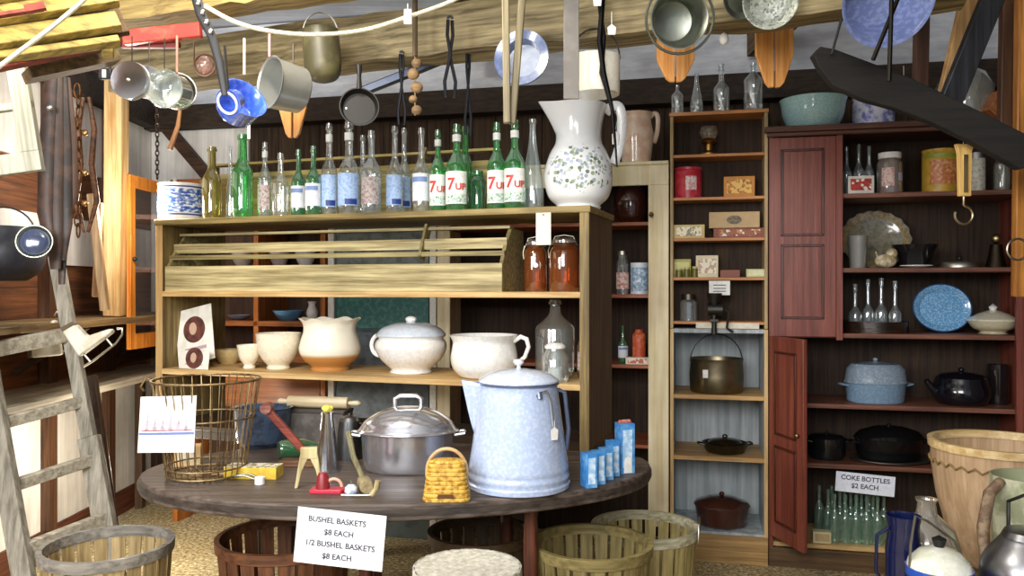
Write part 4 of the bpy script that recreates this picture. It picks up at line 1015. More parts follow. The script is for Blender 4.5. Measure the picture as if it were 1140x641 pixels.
t = thing('saucer', 'thin white saucer at the shelf edge in front of the dark bowl', 'saucer', p, 0)
MB().lathe([(0, .002), (R * .6, 0), (R, .008), (R, .011), (R * .6, .004), (0, .004)], 36).build('saucer_body', IRON, t)
p, wd, ht = on(1044, 1092, 284, .12, z); R = wd / 2
t = thing('pot_lid', 'flat silver metal lid lying on the shelf beneath the scale hook', 'lid', p, 0)
MB().lathe([(0, 0), (R, 0), (R, .014), (R * .94, .024), (R * .3, .032), (0, .034)], 44).build('lid_body', metal('#a8a49a', .35), t)
MB().ball((0, 0, .045), .012).build('knob', BLK, t)
p, wd, ht = on(1098, 1120, 258, .14, z); R = wd / 2
t = thing('brass_bell', 'small dark bell with a pale brass top near the cupboard edge', 'bell', p, 0)
MB().lathe([(0, 0), (R, 0), (R * .7, ht * .35), (R * .55, ht * .65), (0, ht * .7)], 28).build('bell_body', metal('#3c342a', .5), t)
MB().ball((0, 0, ht * .82), ht * .14).build('knob', metal('#c8b888', .35), t)
# ---- shelf 3
z = RZ[2]
pt_, wt_, _ = on(938, 1008, 350, .17, z); R = wt_ / 2
t = thing('cruet_tray', 'round dark wooden gallery tray holding four glass cruets', 'tray', pt_, 0)
MB().lathe([(0, 0), (R, 0), (R, .055), (R * .94, .055), (R * .94, .008), (0, .008)], 44).build('tray_body', wood('#1c120c', '#3a261a', 'x', .3), t)
for i, (x0, x1, yt, v) in enumerate(((945, 959, 318, .17), (960, 973, 313, .20), (974, 988, 312, .19), (990, 1003, 315, .14))):
    p, wd, ht = on(x0, x1, yt, v, z + .009)
    bottle(p, ht, wd / 2, 'cruet', CLEAR2, ('outermost clear cruet, at the door side of the dark tray', 'second clear cruet from the door side on the dark tray', 'third clear cruet from the door side on the dark tray', 'clear cruet nearest to the blue plate on the dark tray')[i], 'cruet', 'cruets on the dark tray', name='glass_cruet', stopper=CLEAR2)
p, wd, ht = on(1017, 1079, 316, .20, z); R = wd / 2
t = thing('enamel_plate', 'speckled bright blue enamel pan stood on edge against the cupboard back', 'pan', p + Vector((0, 0, 0)), 0, rot=(math.radians(80), 0, BK.a + .1))
M_ = Matrix.Translation((0, ht * .5, 0))
MB().lathe([(0, 0), (R * .72, 0), (R * .84, .022), (R * .98, .03), (R, .034), (R * .84, .028), (R * .70, .006), (0, .006)], 60, M_, sy=ht / wd).build('pan_body', enamel('#5f9fd0', '#a8cdea', .9, 130), t)
MB().tube([(R * .99 * math.cos(a / 48 * 2 * PI), ht * .5 + ht / wd * R * .99 * math.sin(a / 48 * 2 * PI), .033) for a in range(48)], .003, 6, True).build('rim_wire', enamel('#2c4f80'), t)
p, wd, ht = on(1080, 1131, 337, .15, z); R = wd / 2; hb = ht * .42
t = thing('tureen', 'small cream china tureen with a pointed lid beside the blue pan', 'tureen', p, BK.a)
MB().lathe(shell([(a * R, b * hb) for a, b in smoothprof([(.55, 0), (.58, .08), (.5, .16), (.8, .45), (.98, .95), (.96, 1.0)], 4)], .004), 44).build('tureen_body', enamel('#d8cfb0'), t)
l_ = MB().lathe([(0, hb + .001), (R * 1.04, hb + .001), (R * 1.02, hb + ht * .06), (R * .6, hb + ht * .24), (R * .16, hb + ht * .36), (0, hb + ht * .36)], 44).build('lid', enamel('#e2dcc4'), t)
MB().lathe([(0, hb + ht * .34), (R * .12, hb + ht * .36), (R * .18, hb + ht * .46), (0, ht * 1.0)], 16).build('knob', IRON, l_)
# ---- shelf 4
z = RZ[3]
p, wd, ht = on(941, 1008, 400, .16, z); R = wd / 2; hb = ht * .47
potl(p, R, [(R * .88, 0), (R * .92, .006), (R * .97, hb * .9), (R * 1.03, hb)], enamel('#7d9cb8', '#95b2cc', .8, 110), 'blue grey enamel roaster with a domed lid in the red cupboard', 'roaster', 'roaster', lid=[(R * 1.02, 0), (R * .98, .012), (R * .93, ht * .32), (R * .78, ht * .44), (R * .3, ht * .49), (R * .1, ht * .50)], knob=.012, sy=.8, handles=hb * .85, lidmat=enamel('#8494a4', '#9fb0c0', .8, 110))
p, wd, ht = on(1040, 1100, 412, .15, z); R = wd / 2
t = potl(p, R, [(a * R, b * ht * .8) for a, b in smoothprof([(.6, 0), (.85, .1), (1.0, .45), (.9, .85), (.86, 1.0)], 5)], enamel('#10111a'), 'round glossy black enamel kettle in the red cupboard', 'kettle', 'kettle', lid=[(R * .86, 0), (R * .7, ht * .1), (R * .2, ht * .17)], knob=.014)
MB().tube([(-R * .85, 0, ht * .3), (-R * 1.15, 0, ht * .55), (-R * 1.3, 0, ht * .72)], [.022, .016, .012], 12).build('spout', enamel('#10111a'), t)
p, wd, ht = on(1100, 1122, 405, .20, z); R = wd / 2
potl(p, R, [(R * .9, 0), (R, .02), (R, ht)], enamel('#201a1a'), 'tall dark pot in shade next to the black kettle', 'stock_pot', 'pot')
# ---- shelf 5
z = RZ[4]
p, wd, ht = on(901, 940, 482, .17, z); R = wd / 2
potl(p, R, [(R * .9, 0), (R, .02), (R, ht * .86)], enamel('#15171a'), 'smaller black lidded pot on the shelf above the glass bottles', lid=[(R * 1.02, 0), (R * .8, ht * .1), (R * .2, ht * .14)], knob=.010, handles=ht * .7)
p, wd, ht = on(952, 1027, 476, .19, z); R = wd / 2
potl(p, R, [(R * .88, 0), (R * .92, .01), (R * .98, ht * .62), (R, ht * .64)], enamel('#0e1012'), 'wide black enamel roaster with a ribbed lid on the shelf above the glass bottles', 'roaster', 'roaster', lid=[(R * 1.03, 0), (R * .98, .01), (R * .85, ht * .2), (R * .4, ht * .34), (R * .05, ht * .36)], knob=.008, sy=.72, handles=ht * .5)
p, wd, ht = on(953, 1030, 512, .05, z)
t = thing('serving_tray', 'oval metal tray edge under the wide black roaster', 'tray', HUT.pt(0, 0) * 0 + on(990, 991, 515, .19, z)[0] + Vector((0, 0, 0)), 0)
t.location.z = z + .0004
for o in [q for q in bpy.data.objects if q.get('label', '').startswith('wide black enamel roaster')]: o.location.z += .012
R2 = R * 1.16
MB().lathe([(0, 0), (R2 * .8, 0), (R2, .008), (R2, .012), (R2 * .8, .004), (0, .004)], 44, sy=.80).build('tray_body', metal('#8a8680', .4), t)
tg = thing('price_tag', 'white paper tag hanging from the wide black roaster beside the tan basket', 'tag', p + Vector((R * 1.20, -.05, .012)), 0)
MB().prism([(-.016, 0), (.016, 0), (.018, .06), (0, .075), (-.018, .06)], -.001, .001).build('paper', WHT, tg); MB().tube([(0, 0, .072), (-.01, .01, .09)], .001, 5).build('string', WHT, tg)
# ---- bottom shelf: greenish soda bottles
z = RZ[5]; k = 0
COKE = glass((.62, .84, .74), .14, .14)
proto = None
for row, (v, xs_) in enumerate(((.07, (929, 941, 953, 965, 977)), (.15, (922, 935, 947, 959, 972, 984)), (.23, (912, 926, 940, 954, 968)))):
    for x in xs_:
        p, wd, ht = on(x - 6, x + 6, 0, v, z)
        lb = 'greenish glass soda bottle in the close packed group at the bottom of the red cupboard'
        if proto is None: proto = bottle(p, .235, .0265, 'soda', COKE, lb, group='soda bottles at the bottom of the red cupboard')
        else: dup(proto, p, lb)
carton(905, 924, 590, .06, z, '#d0c49c', 'small cream carton on the cupboard floor beside the soda bottles', '#b8a070', .05)
p = BK.pt(BK.u(963, -.012), -.012, 0); 
t = thing('price_sign', 'small white bottle price card on the shelf edge below the black pots', 'sign', p + Vector((0, 0, zof(538, p.y))), BK.a); t.rotation_euler = (0, math.radians(3.5), BK.a)
wd = 60 / F * p.y / math.cos(BK.a); ht = .094
MB().box(-wd / 2, wd / 2, -.001, .001, -ht / 2, ht / 2).build('card', paint('#e6eaf6', .6), t)
for i, s in enumerate(('COKE BOTTLES', '$2 EACH')): words(s, .031, paint('#2e3848', .6), t, (0, -.0014, .012 - i * .036), bold=.0006)

# ---- narrow pine shelves
z = PZ[0]
p, wd, ht = on(778, 800, 141, .09, z); R = wd / 2
t = thing('lamp_burner', 'small brass lamp burner under a smoked glass on the topmost pine shelf', 'burner', p, 0)
MB().lathe([(0, 0), (R, 0), (R, .012), (R * .4, .03), (R * .4, ht * .4), (R * .8, ht * .5), (R * .5, ht * .6), (0, ht * .62)], 28).build('brass_base', metal('#b08a4a', .35), t)
MB().lathe([(R * .7, ht * .6), (R * 1.0, ht * .8), (R * .8, ht)], 28).build('glass_top', glass((.7, .65, .55), .2), t)
z = PZ[1]
p, wd, ht = on(751, 781, 187, .085, z); R = wd / 2
t = thing('tin_can', 'red tin with a small white figure on the pine shelf', 'tin', p, 0)
MB().lathe([(0, 0), (R, 0), (R, ht * .88), (R * .97, ht * .9), (R * 1.02, ht * .92), (R * 1.02, ht), (0, ht)], 36).build('tin_body', paint('#b8283a', .35, '#d85a60', .5, 30), t)
band(R + .0004, ht * .25, ht * .7, -112, -66).build('figure_label', paint('#ecd8d4', .5, '#c86a70', .8, 90), t)
t, p, wd, ht = carton(806, 839, 197, .085, z, '#d08a30', 'orange carton with yellow printing beside the red tin', '#ecc060', .09, inks=['#a8601c', '#c8801c'])
z = PZ[2]
carton(750, 784, 250, .075, z, '#d8c078', 'white and yellow long carton on the shelf below the red tin', '#f4ecd0', .06, inks=['#b8a878', '#8f8a78'])
t, p, wd, ht = carton(795, 850, 254, .08, z, '#8a4a2c', 'flat reddish brown printed box under the buff carton', '#9c5434', .10, inks=['#c89058', '#e8e0d0', '#7a2e1c'])
t2 = carton(790, 844, 236, .08, z, '#c8a878', 'buff carton with a dark oval badge stacked on the reddish box', None, .08, zz=ht + .002)
t2, p2, w2, h2 = t2
MB().lathe([(0, 0), (w2 * .15, 0), (w2 * .15, .001), (0, .001)], 28, Matrix.Translation((0, -.0402, h2 * .5)) @ Matrix.Rotation(PI / 2, 4, 'X'), sy=.6).build('oval_badge', paint('#5a4a38', .5, '#a08a60', .7, 90), t2)
z = PZ[3]
carton(749, 769, 288, .10, z, '#b8b060', 'small yellow green carton at the end of the shelf above the price card', '#d8d488', .05)
for i, (x0, x1, yt) in enumerate(((752, 760, 298), (761, 768, 297), (770, 777, 296))):
    p, wd, ht = on(x0, x1, yt, .045, z); R = wd / 2
    t = thing('small_jar', ('tiny olive jar nearest to the shelf side', 'tiny olive jar between two others like it', 'tiny olive jar closest to the white carton')[i], 'jar', p, 0, 'tiny jars')
    MB().lathe([(0, 0), (R, 0), (R, ht * .75), (R * .8, ht * .8), (0, ht * .8)], 18).build('jar_body', paint('#6f6a2c', .3), t); MB().lathe([(0, ht * .8), (R * .85, ht * .8), (R * .85, ht), (0, ht)], 16).build('lid', paint('#c8c078', .4), t)
carton(775, 799, 284, .08, z, '#e8dcb8', 'square white carton with faint brown printing above the small price card', '#f4ecd4', .07, inks=['#c8a890'])
carton(802, 823, 300, .06, z, '#8a5040', 'flat brown carton beside the square white carton', None, .05)
carton(831, 853, 299, .06, z, '#c8c890', 'flat pale green carton at the cupboard side of the shelf', '#dcdcb0', .06)
z = PZ[4]
p, wd, ht = on(757, 776, 327, .08, z); R = wd / 2
t = thing('glass_jar', 'small clear jar with a dark lid on the lowest pine shelf', 'jar', p, 0)
MB().lathe([(0, .003), (R, 0), (R, ht * .7), (R * .75, ht * .8)], 28).build('glass_body', CLEAR2, t); MB().lathe([(0, ht * .8), (R * .8, ht * .8), (R * .8, ht), (0, ht)], 24).build('lid', metal('#6a665c', .4), t)
p = BK.pt(BK.u(801, -.01), -.012, 0)
t = thing('price_card', 'small white price card hung on the pine shelf edge above the meat grinder', 'card', p + Vector((0, 0, zof(320, p.y))), BK.a)
MB().box(-.05, .05, -.001, .001, -.035, .035).build('card', WHT, t)
for dz in (.012, -.004, -.018): MB().box(-.03, .03, -.0015, -.001, dz, dz + .004).build('written_line', INK, t)
p = BK.pt(BK.u(795, -.035), -.035, PZ[4] - .0)
t = thing('meat_grinder', 'dark cast iron meat grinder clamped to the lowest pine shelf', 'grinder', p, BK.a)
b = MB(); b.lathe([(0, .0), (.03, 0), (.03, .07), (.022, .075), (0, .075)], 20, Matrix.Translation((-.03, 0, .06)) @ Matrix.Rotation(PI / 2, 4, 'Y')); b.lathe([(.015, .08), (.035, .14), (.038, .14), (.02, .08)], 20); b.tube([(0, 0, .06), (.0, .0, -.02), (.0, 0, -.06)], [.014, .012, .014], 10); b.box(-.02, .02, -.02, .05, .001, .012)
b.build('grinder_body', metal('#4a4844', .5, .1), t)
MB().tube([(.04, -.0, .06), (.07, 0, .05), (.06, -.0, -.03), (.09, 0, -.05)], .006, 8).build('crank', metal('#4a4844', .5), t)
p = BK.pt(BK.u(812, -.008), -.0075, PZ[4])
t = thing('paper_strip', 'long white paper strip along the lowest pine shelf edge', 'paper', p, BK.a)
MB().box(-.16, .14, -.001, .001, -.034, -.006).build('paper', paint('#e8e2d0', .6, '#c8bfa8', .6, 12), t)
# bottles on the pine case
for i, (x0, x1, yt, kd, lb) in enumerate(((747, 761, 93, 'jug', 'small squat clear bottle on the pine case, farthest from the red cupboard'), (768, 783, 80, 'cone', 'slim clear bottle with a long neck, second on the pine case top'), (794, 812, 72, 'soda', 'clear bottle with a rounded stopper, third on the pine case top'), (828, 849, 68, 'jug', 'brightest clear jar, nearest to the red cupboard on the pine case'))):
    p, wd, ht = BK.slot(x0, x1, yt, .09, zt + .0185)
    bottle(p, ht * .97, wd / 2, kd, CLEAR2, lb, group='bottles on the pine case', lab=None, stopper=(CLEAR2 if i == 2 else None))
# ---- pale blue low cabinet
p, wd, ht = on(768, 827, 398, .14, LZ[0]); R = wd / 2
t = potl(p, R, [(R * .92, 0), (R * .97, .01), (R, ht * .5), (R * .96, ht * .9), (R * 1.0, ht)], metal('#8a8068', .38, .15), 'dented dull brass cooking pot with a raised wire bail', bail=.14)
tg = thing('price_tag', 'small white tag tied on the brass cooking pot', 'tag', p + Vector((-R * .62, -R * .86, ht * .60)), 0)
MB().box(-.013, .013, -.001, .001, -.02, .02).build('paper', WHT, tg)
p, wd, ht = on(782, 832, 484, .12, LZ[1]); R = wd / 2
potl(p, R, [(R * .7, 0), (R * .85, .01), (R, ht * .6)], metal('#55544c', .35), 'small shallow metal pan with a lid on the middle pale blue shelf', 'lidded_pan', 'pan', lid=[(R * .75, 0), (R * .6, ht * .15), (R * .2, ht * .24)], knob=.014, handles=ht * .5, lidmat=metal('#77766c', .3))
p, wd, ht = on(774, 833, 546, .14, LZ[2]); R = wd / 2
potl(p, R, [(R * .8, 0), (R * .9, .01), (R, ht * .6)], enamel('#43241c'), 'maroon enamel casserole with its lid on, lowest in the pale blue cabinet', 'casserole', 'casserole', lid=[(R * 1.03, 0), (R * .95, .015), (R * .5, ht * .22), (R * .1, ht * .26)], knob=.014)

# ---- cream cupboard
z = CZs[0]
p, wd, ht = on(683, 721, 211, .10, z); R = wd / 2
potl(p, R, [(a * R, b * ht) for a, b in smoothprof([(.6, 0), (.9, .2), (1.0, .6), (.85, .9), (.8, 1.0)], 4)], enamel('#3c1c18'), 'glossy maroon bean pot on the top shelf of the cream cupboard', 'bean_pot', 'pot', lid=[(R * .8, 0), (R * .5, .02), (R * .1, .026)], knob=.01)
carton(578, 593, 234, .06, z, '#d8a040', 'small yellow carton on the top shelf of the cream cupboard', '#e8c060', .04)
z = CZs[1]
p, wd, ht = on(686, 700, 279, .10, z); R = wd / 2
t = thing('glass_jar', 'clear jar with a red and white label beside the blue white canister', 'jar', p, 0)
MB().lathe([(0, .003), (R, 0), (R, ht * .72), (R * .7, ht * .82), (R * .7, ht * .95)], 28).build('glass_body', CLEAR2, t)
band(R + .0004, ht * .12, ht * .5, -170, -10).build('paper_label', paint('#e8d8d0', .5, '#c85a4a', .9, 80), t)
MB().lathe([(0, ht * .92), (R * .8, ht * .92), (R * .8, ht), (0, ht)], 20).build('lid', metal('#c8c4b8', .35), t)
p, wd, ht = on(702, 722, 292, .08, z); R = wd / 2
t = thing('canister', 'blue and white patterned canister in the cream cupboard', 'canister', p, 0)
MB().lathe([(0, 0), (R, 0), (R, ht), (0, ht)], 32).build('canister_body', paint('#dfe6ee', .4), t)
band(R + .0004, ht * .1, ht * .85, -170, -10).build('blue_label', paint('#7fa4c4', .4, '#e8eef4', .9, 60), t)
z = CZs[2]
p, wd, ht = on(688, 699, 362, .10, z); bottle(p, ht, wd / 2, 'soda', DKGREEN, 'small green bottle in the cream cupboard beside the orange canister', lab='white')
p, wd, ht = on(704, 719, 366, .10, z); R = wd / 2
t = thing('canister', 'orange red canister in the cream cupboard behind a white carton', 'canister', p, 0)
MB().lathe([(0, 0), (R, 0), (R, ht * .85), (R * .6, ht * .92), (R * .6, ht), (0, ht)], 28).build('canister_body', paint('#c8502c', .4, '#e08a60', .7, 50), t)
carton(697, 723, 397, .035, z, '#e8dcc8', 'flat white carton with red marks before the orange canister', '#f0e0d0', .05, inks=['#c86a50'])
p, wd, ht = on(640, 652, 410, .12, z)
# blush pitcher on top
p, wd, ht = BK.slot(688, 729, 126, .12, CT + .0185)
t = pitcher(p, wd * .46, ht, enamel('#ecd6c0', '#d8a890', .7, 16), 'blush tan pitcher with faint roses on top of the cream cupboard', enamel('#e9d2bc'), -1, prof=[(.80, 0), (.84, .03), (.90, .2), (.98, .45), (1.0, .6), (.90, .78), (.86, .9), (.96, 1.0)])
# ---- teal cabinet and orange cupboard contents seen through the shelf unit
z = OZ[2]
p, wd, ht = on(304, 339, 345, .12, z); R = wd / 2
t = thing('bowl', 'blue enamel bowl in the orange-brown cupboard', 'bowl', p, 0)
MB().lathe(shell([(R * .5, 0), (R * .8, ht * .4), (R, ht)], .004), 36).build('bowl_body', enamel('#5f93b8'), t)
p, wd, ht = on(252, 280, 350, .14, z); R = wd / 2
t = thing('dish', 'grey blue dish in the orange-brown cupboard beside the upright', 'dish', p, 0)
MB().lathe(shell([(R * .5, 0), (R * .8, ht * .4), (R, ht)], .004), 36).build('dish_body', enamel('#8a98a8'), t)
p, wd, ht = on(341, 354, 335, .10, z); R = wd / 2
t = thing('vase', 'small cream vase next to the blue bowl in the orange-brown cupboard', 'vase', p, 0)
MB().lathe(shell([(a * R, b * ht) for a, b in smoothprof([(.6, 0), (1, .4), (.6, .8), (.8, 1.0)], 4)], .003), 28).build('vase_body', IRON, t)
z = OZ[1]
for i, (x0, x1, yt, c, lb) in enumerate(((258, 283, 280, '#b0a8a0', 'pale grey plate stack seen between crate slats, nearest to the corner'), (300, 322, 279, '#c8b8b4', 'pinkish plate stack seen between crate slats'), (328, 352, 276, '#e6e6e2', 'white plate stack seen between crate slats, nearest to the teal cabinet'))):
    p, wd, ht = on(x0, x1, yt, .12, z); R = wd / 2
    t = thing('bowl', lb.replace('plate stack', 'bowl'), 'bowl', p, 0)
    MB().lathe(shell([(R * .5, 0), (R * .85, ht * .4), (R, max(ht, .03))], .004), 32).build('bowl_body', enamel(c), t)
# ------------------------------------------------------------------ right-hand bench and the things on it
sto = thing('stool', 'low wooden stool under the large tan basket', 'stool', (1.645, 2.72, 0), 0)
MB().lathe([(0, .385), (.15, .385), (.15, .42), (0, .42)], 28).build('seat', wood('#4a3a28', '#7a6448', 'x', .7), sto)
for k in range(3): MB().tube([(.12 * math.cos(k * 2.1), .12 * math.sin(k * 2.1), 0), (.10 * math.cos(k * 2.1), .10 * math.sin(k * 2.1), .385)], .016, 8).build('leg', wood('#3a2c1c', '#5a4630', 'z', .7), sto)
bn = thing('bench', 'low plank bench carrying the pails and kettle before the red cupboard', 'bench', (1.0, 1.92, 0), 0)
MB().box(0, 1.05, 0, .62, .385, .42).build('bench_top', wood('#4a3a28', '#7a6448', 'x', .7), bn, bevel=.003)
for (x, y) in ((.03, .03), (.97, .03), (.03, .54), (.97, .54)): MB().box(x, x + .05, y, y + .05, 0, .385).build('leg', wood('#3a2c1c', '#5a4630', 'z', .7), bn)
BZ = .4205
t = thing('splint_basket', 'large tan basket with a smooth wide rim standing before the red cupboard', 'basket', (1.645, 2.72, BZ), 0)
R, hh = .222, .41; TAN = wood('#b0906c', '#cfb08c', 'z', .6)
MB().lathe(shell([(R * .50, 0), (R * .58, .03), (R * .76, hh * .3), (R * .88, hh * .55), (R * .945, hh * .8), (R * .96, hh)], .008), 56).build('basket_body', TAN, t)
MB().lathe([(R * .90, hh - .02), (R * .99, hh - .02), (R * 1.0, hh + .006), (R * .92, hh + .006), (R * .90, hh - .02)], 60).build('rim_hoop', wood('#c8a468', '#ecd4a0', 'x', .5), t)
b = MB().tube([((R * .955 + .003 * (i % 2)) * math.cos(2 * PI * i / 64), (R * .955 + .003 * (i % 2)) * math.sin(2 * PI * i / 64), hh * (.82 + .035 * (i % 2))) for i in range(64)], .004, 6, True)
b.build('lashing', wood('#6e5632', '#98804e', 'x', .6), t)
# pail between
t = thing('enamel_pail', 'dark blue pail with a white rimmed domed lid and wire bail on the bench corner', 'pail', (1.115, 2.11, BZ), 0)
R = .078; hh = .20
MB().lathe(shell([(R * .85, 0), (R * .9, .01), (R, hh)], .004), 40).build('pail_body', enamel('#1e2f78', '#f0f0ee', .0, 12), t)
MB().lathe([(R * 1.0, hh - .02), (R * 1.04, hh - .02), (R * 1.04, hh + .002), (R * 1.0, hh + .002)], 40).build('rim_band', enamel('#2a55b8'), t)
l_ = MB().lathe([(0, hh), (R * 1.0, hh), (R * .95, hh + .018), (R * .6, hh + .045), (R * .2, hh + .055), (0, hh + .055)], 40).build('lid', enamel('#d2d4c0', '#f4f4ec', .8, 16), t)
MB().lathe([(0, hh + .055), (.012, hh + .055), (.018, hh + .075), (0, hh + .085)], 18).build('knob', BLK, l_)
MB().tube([(-R, 0, hh - .01), (-R * .96, .0, hh + .06), (-R * .8, 0, hh + .135), (-.03, 0, hh + .12), (R * .5, 0, hh + .07), (R, 0, hh - .01)], .0035, 7).build('bail_handle', metal('#8a8474', .5), t)
# dark bottle jug behind pail
t = thing('glass_demijohn', 'smoky glass demijohn with brown leaves of wicker behind the dark blue pail', 'jug', (1.22, 2.38, BZ), 0)
R = .095; hh = .31
MB().lathe([(0, .004), (R * .9, 0), (R, .02), (R, hh * .5), (R * .8, hh * .72), (R * .3, hh * .86), (R * .26, hh * .96), (R * .33, hh), (R * .22, hh)], 40).build('glass_body', glass((.55, .5, .42), .3, .14), t)
MB().lathe([(R * 1.005, .01), (R * 1.03, .02), (R * 1.03, hh * .38), (R * 1.005, hh * .4)], 40).build('wicker_jacket', paint('#7a5230', .7, '#b8885a', .8, 60, bump=.8), t)
t = thing('enamel_jug', 'tall dark navy enamel jug with a pale foot band beside the domed pail', 'jug', (1.095, 2.26, BZ), 0)
MB().lathe(shell([(.045, 0), (.048, .01), (.048, .20), (.040, .26), (.046, .295)], .003), 32).build('mug_body', enamel('#0f1740'), t)
MB().lathe([(.0485, .02), (.0505, .02), (.0505, .05), (.0485, .05), (.0485, .02)], 32).build('white_band', enamel('#e8e8e0'), t)
MB().tube([(-.042, 0, .26), (-.075, 0, .24), (-.078, 0, .14), (-.046, 0, .09)], .005, 8).build('handle', enamel('#0f1740'), t)
# silver kettle
t = thing('kettle', 'dull silver kettle with a domed shoulder, nearest thing on the bench', 'kettle', (1.335, 2.08, BZ), 0)
R = .118; hh = .31
MB().lathe([(0, 0)] + [(a * R, b * hh) for a, b in smoothprof([(.95, 0), (1.0, .05), (1.0, .55), (.92, .74), (.62, .90), (.55, .93)], 5)] + [(0, hh * .93)], 56).build('kettle_body', metal('#9c9ea4', .32, .05), t)
l_ = MB().lathe([(0, hh * .93), (R * .57, hh * .93), (R * .5, hh * .98), (0, hh)], 40).build('lid', metal('#8c8e94', .32), t); MB().ball((0, 0, hh * 1.03), .014).build('knob', BLK, l_)
MB().tube([(R * .9, 0, hh * .4), (R * 1.2, 0, hh * .6), (R * 1.42, 0, hh * .84)], [.028, .02, .014], 12).build('spout', metal('#9c9ea4', .32), t)
MB().tube([(0, -R * .8, hh * .8), (0, -R * .8, hh * 1.15), (0, 0, hh * 1.3), (0, R * .8, hh * 1.15), (0, R * .8, hh * .8)], .005, 8).build('bail_handle', metal('#6a6864', .4), t)
# pale green bucket with dark contents
t = thing('bucket', 'mottled pale green tin bucket behind the silver kettle', 'bucket', (1.50, 2.345, BZ), 0)
R = .10; hh = .385
MB().lathe(shell([(R * .82, 0), (R * .85, .01), (R, hh)], .004), 40).build('bucket_body', paint('#8f9474', .5, '#c8c8ac', .9, 16), t)
MB().lathe([(0, hh * .85), (R * .93, hh * .85), (R * .93, hh * .87), (0, hh * .9)], 36).build('contents', paint('#3a3428', .8, '#6a6248', .7, 40, bump=.5), t)
b = MB()
b.tube([(-R * 1.0, -.03, hh * .98), (-R * 1.45, -.05, hh * .9), (-R * 1.75, -.07, hh * .66), (-R * 1.72, -.08, hh * .35), (-R * 1.5, -.08, hh * .05)], [.014, .016, .016, .014, .012], 10)
b.build('curved_handle', paint('#6a5440', .7, '#9a8468', .8, 40), t)
# yellow green scrap on the floor between table and cupboard
# ------------------------------------------------------------------ hanging things
TIN = paint('#b4b6ba', .3, None, 0, 20, .65); TINDULL = metal('#8d8e86', .36, .05)
def hook(parent, a, b, mat=None, r=.002, name='hook'):
    return MB().tube([a, Vector(a).lerp(Vector(b), .5), b], r, 6).build(name, mat or metal('#5a564e', .5), parent)
def hung(name, label, cat, px, py, Y, direction=None, spin=0, group=None):
    """a hanging thing whose centre is seen at px, py and which hangs Y metres into the room"""
    p = W(px, py, Y); t = thing(name, label, cat, p, 0, group)
    return t, p, Y / F
def up_in(t, vec):  # world offset into the thing's own axes
    return t.rotation_euler.to_matrix().inverted() @ Vector(vec)
def cup(name, label, cat, px, py, Y, rpx, dep, direction, mat, flare=1.0, handle=None, strap=None, straptop=.12, lid=None, group=None, strapmat=None, t_=.003, inner=None):
    p = W(px, py, Y); s = Y / F; R = rpx * s
    t = thing(name, label, cat, p, 0, group, rot=aim(direction))
    MB().lathe(shell([(R * .82 / flare, -dep), (R * .9 / flare, -dep + .006), (R * .97, -.004), (R * 1.03, 0)], t_), 44).build('bowl_body', mat, t)
    if handle:
        h_ = up_in(t, (0, 0, 1)); h_.z = 0; h_.normalize()
        a = h_ * R; MB().tube([a + Vector((0, 0, -.01)), a + h_ * handle * .5 + Vector((0, 0, -.02)), a + h_ * handle + Vector((0, 0, -.01))], [.006, .007, .008], 8).build('handle', mat, t)
    if strap:
        a = up_in(t, (0, 0, R * .98)); b = up_in(t, (0, 0, R * .98 + strap)); MB().tube([a, b], .004 if strapmat else .002, 6).build('hanging_strap', strapmat or metal('#6a665e', .5), t)
    return t
# top-down: silver lidded pan, and tin behind
t = cup('saucepan', 'small silver saucepan hung with its flat bottom showing', 'pan', 147, 90, 2.5, 21, .001, (0.1, 1, .02), TIN, 1.0)
MB().lathe([(0, 0), (.055, 0), (.058, -.006), (.058, -.02), (0, -.02)], 44, Matrix.Translation((0, 0, .0))).build('flat_bottom', metal('#c4c8ce', .3), t)
MB().ball((0, 0, -.022), .005).build('rivet', WHT, t)
hook(t, up_in(t, (0, .0, .055)), up_in(t, (0, .0, .14)))
cup('tin_cup', 'dented tin cup hanging just behind the small silver saucepan', 'cup', 166, 86, 2.72, 17, .06, (.5, -.6, .4), TIN, 1.0, strap=.08)
t = cup('glass_globe', 'clear ribbed glass lamp globe hanging next to the tin cup', 'globe', 183, 98, 2.5, 21, .08, (-.1, -1, -.1), glass((.85, .9, .88), .25, .2), 1.0, strap=.10)
cup('tin_strainer', 'mottled tin strainer hanging between the glass globe and the blue cups', 'strainer', 197, 100, 2.62, 20, .05, (.35, -1, .1), metal('#aeb0a8', .4, .2, '#5c5e56', .8, 60), 1.0, strap=.12, strapmat=paint('#c88a78', .5))
BLUE = enamel('#3f62cc', '#5f82e4', .8, 40)
cup('enamel_cup', 'larger bright blue enamel cup hanging by a white strap', 'cup', 272, 108, 2.45, 26, .075, (.55, -.5, .45), BLUE, 1.1, strap=.11, strapmat=paint('#d8c8c0', .5))
t = cup('enamel_cup', 'smaller blue enamel cup with a white ring, tucked against the larger one', 'cup', 254, 114, 2.27, 15, .04, (-.35, -1, -.55), BLUE, 1.1)
MB().tube([( .030 * math.cos(a / 24 * 2 * PI), .030 * math.sin(a / 24 * 2 * PI), .003) for a in range(24)], .004, 6, True).build('white_ring', WHT, t)
hook(t, up_in(t, (0, 0, .04)), up_in(t, (-.01, 0, .16)), paint('#22211f', .5), .004, 'hanging_strap')
t = cup('saucepan', 'shiny steel saucepan hung on its side with the mouth open, behind the rope', 'pan', 300, 91, 2.5, 29, .11, (-.75, -.75, .08), paint('#b2b4ae', .28, None, 0, 20, .6), 1.0, strap=.07, strapmat=paint('#d8a0a0', .5))
t = thing('iron_bucket', 'deep dark olive bucket with a rounded bottom hanging from the beam', 'bucket', W(361, 91, 2.8), 0, rot=(0, -.08, 0)); s = 2.8 / F
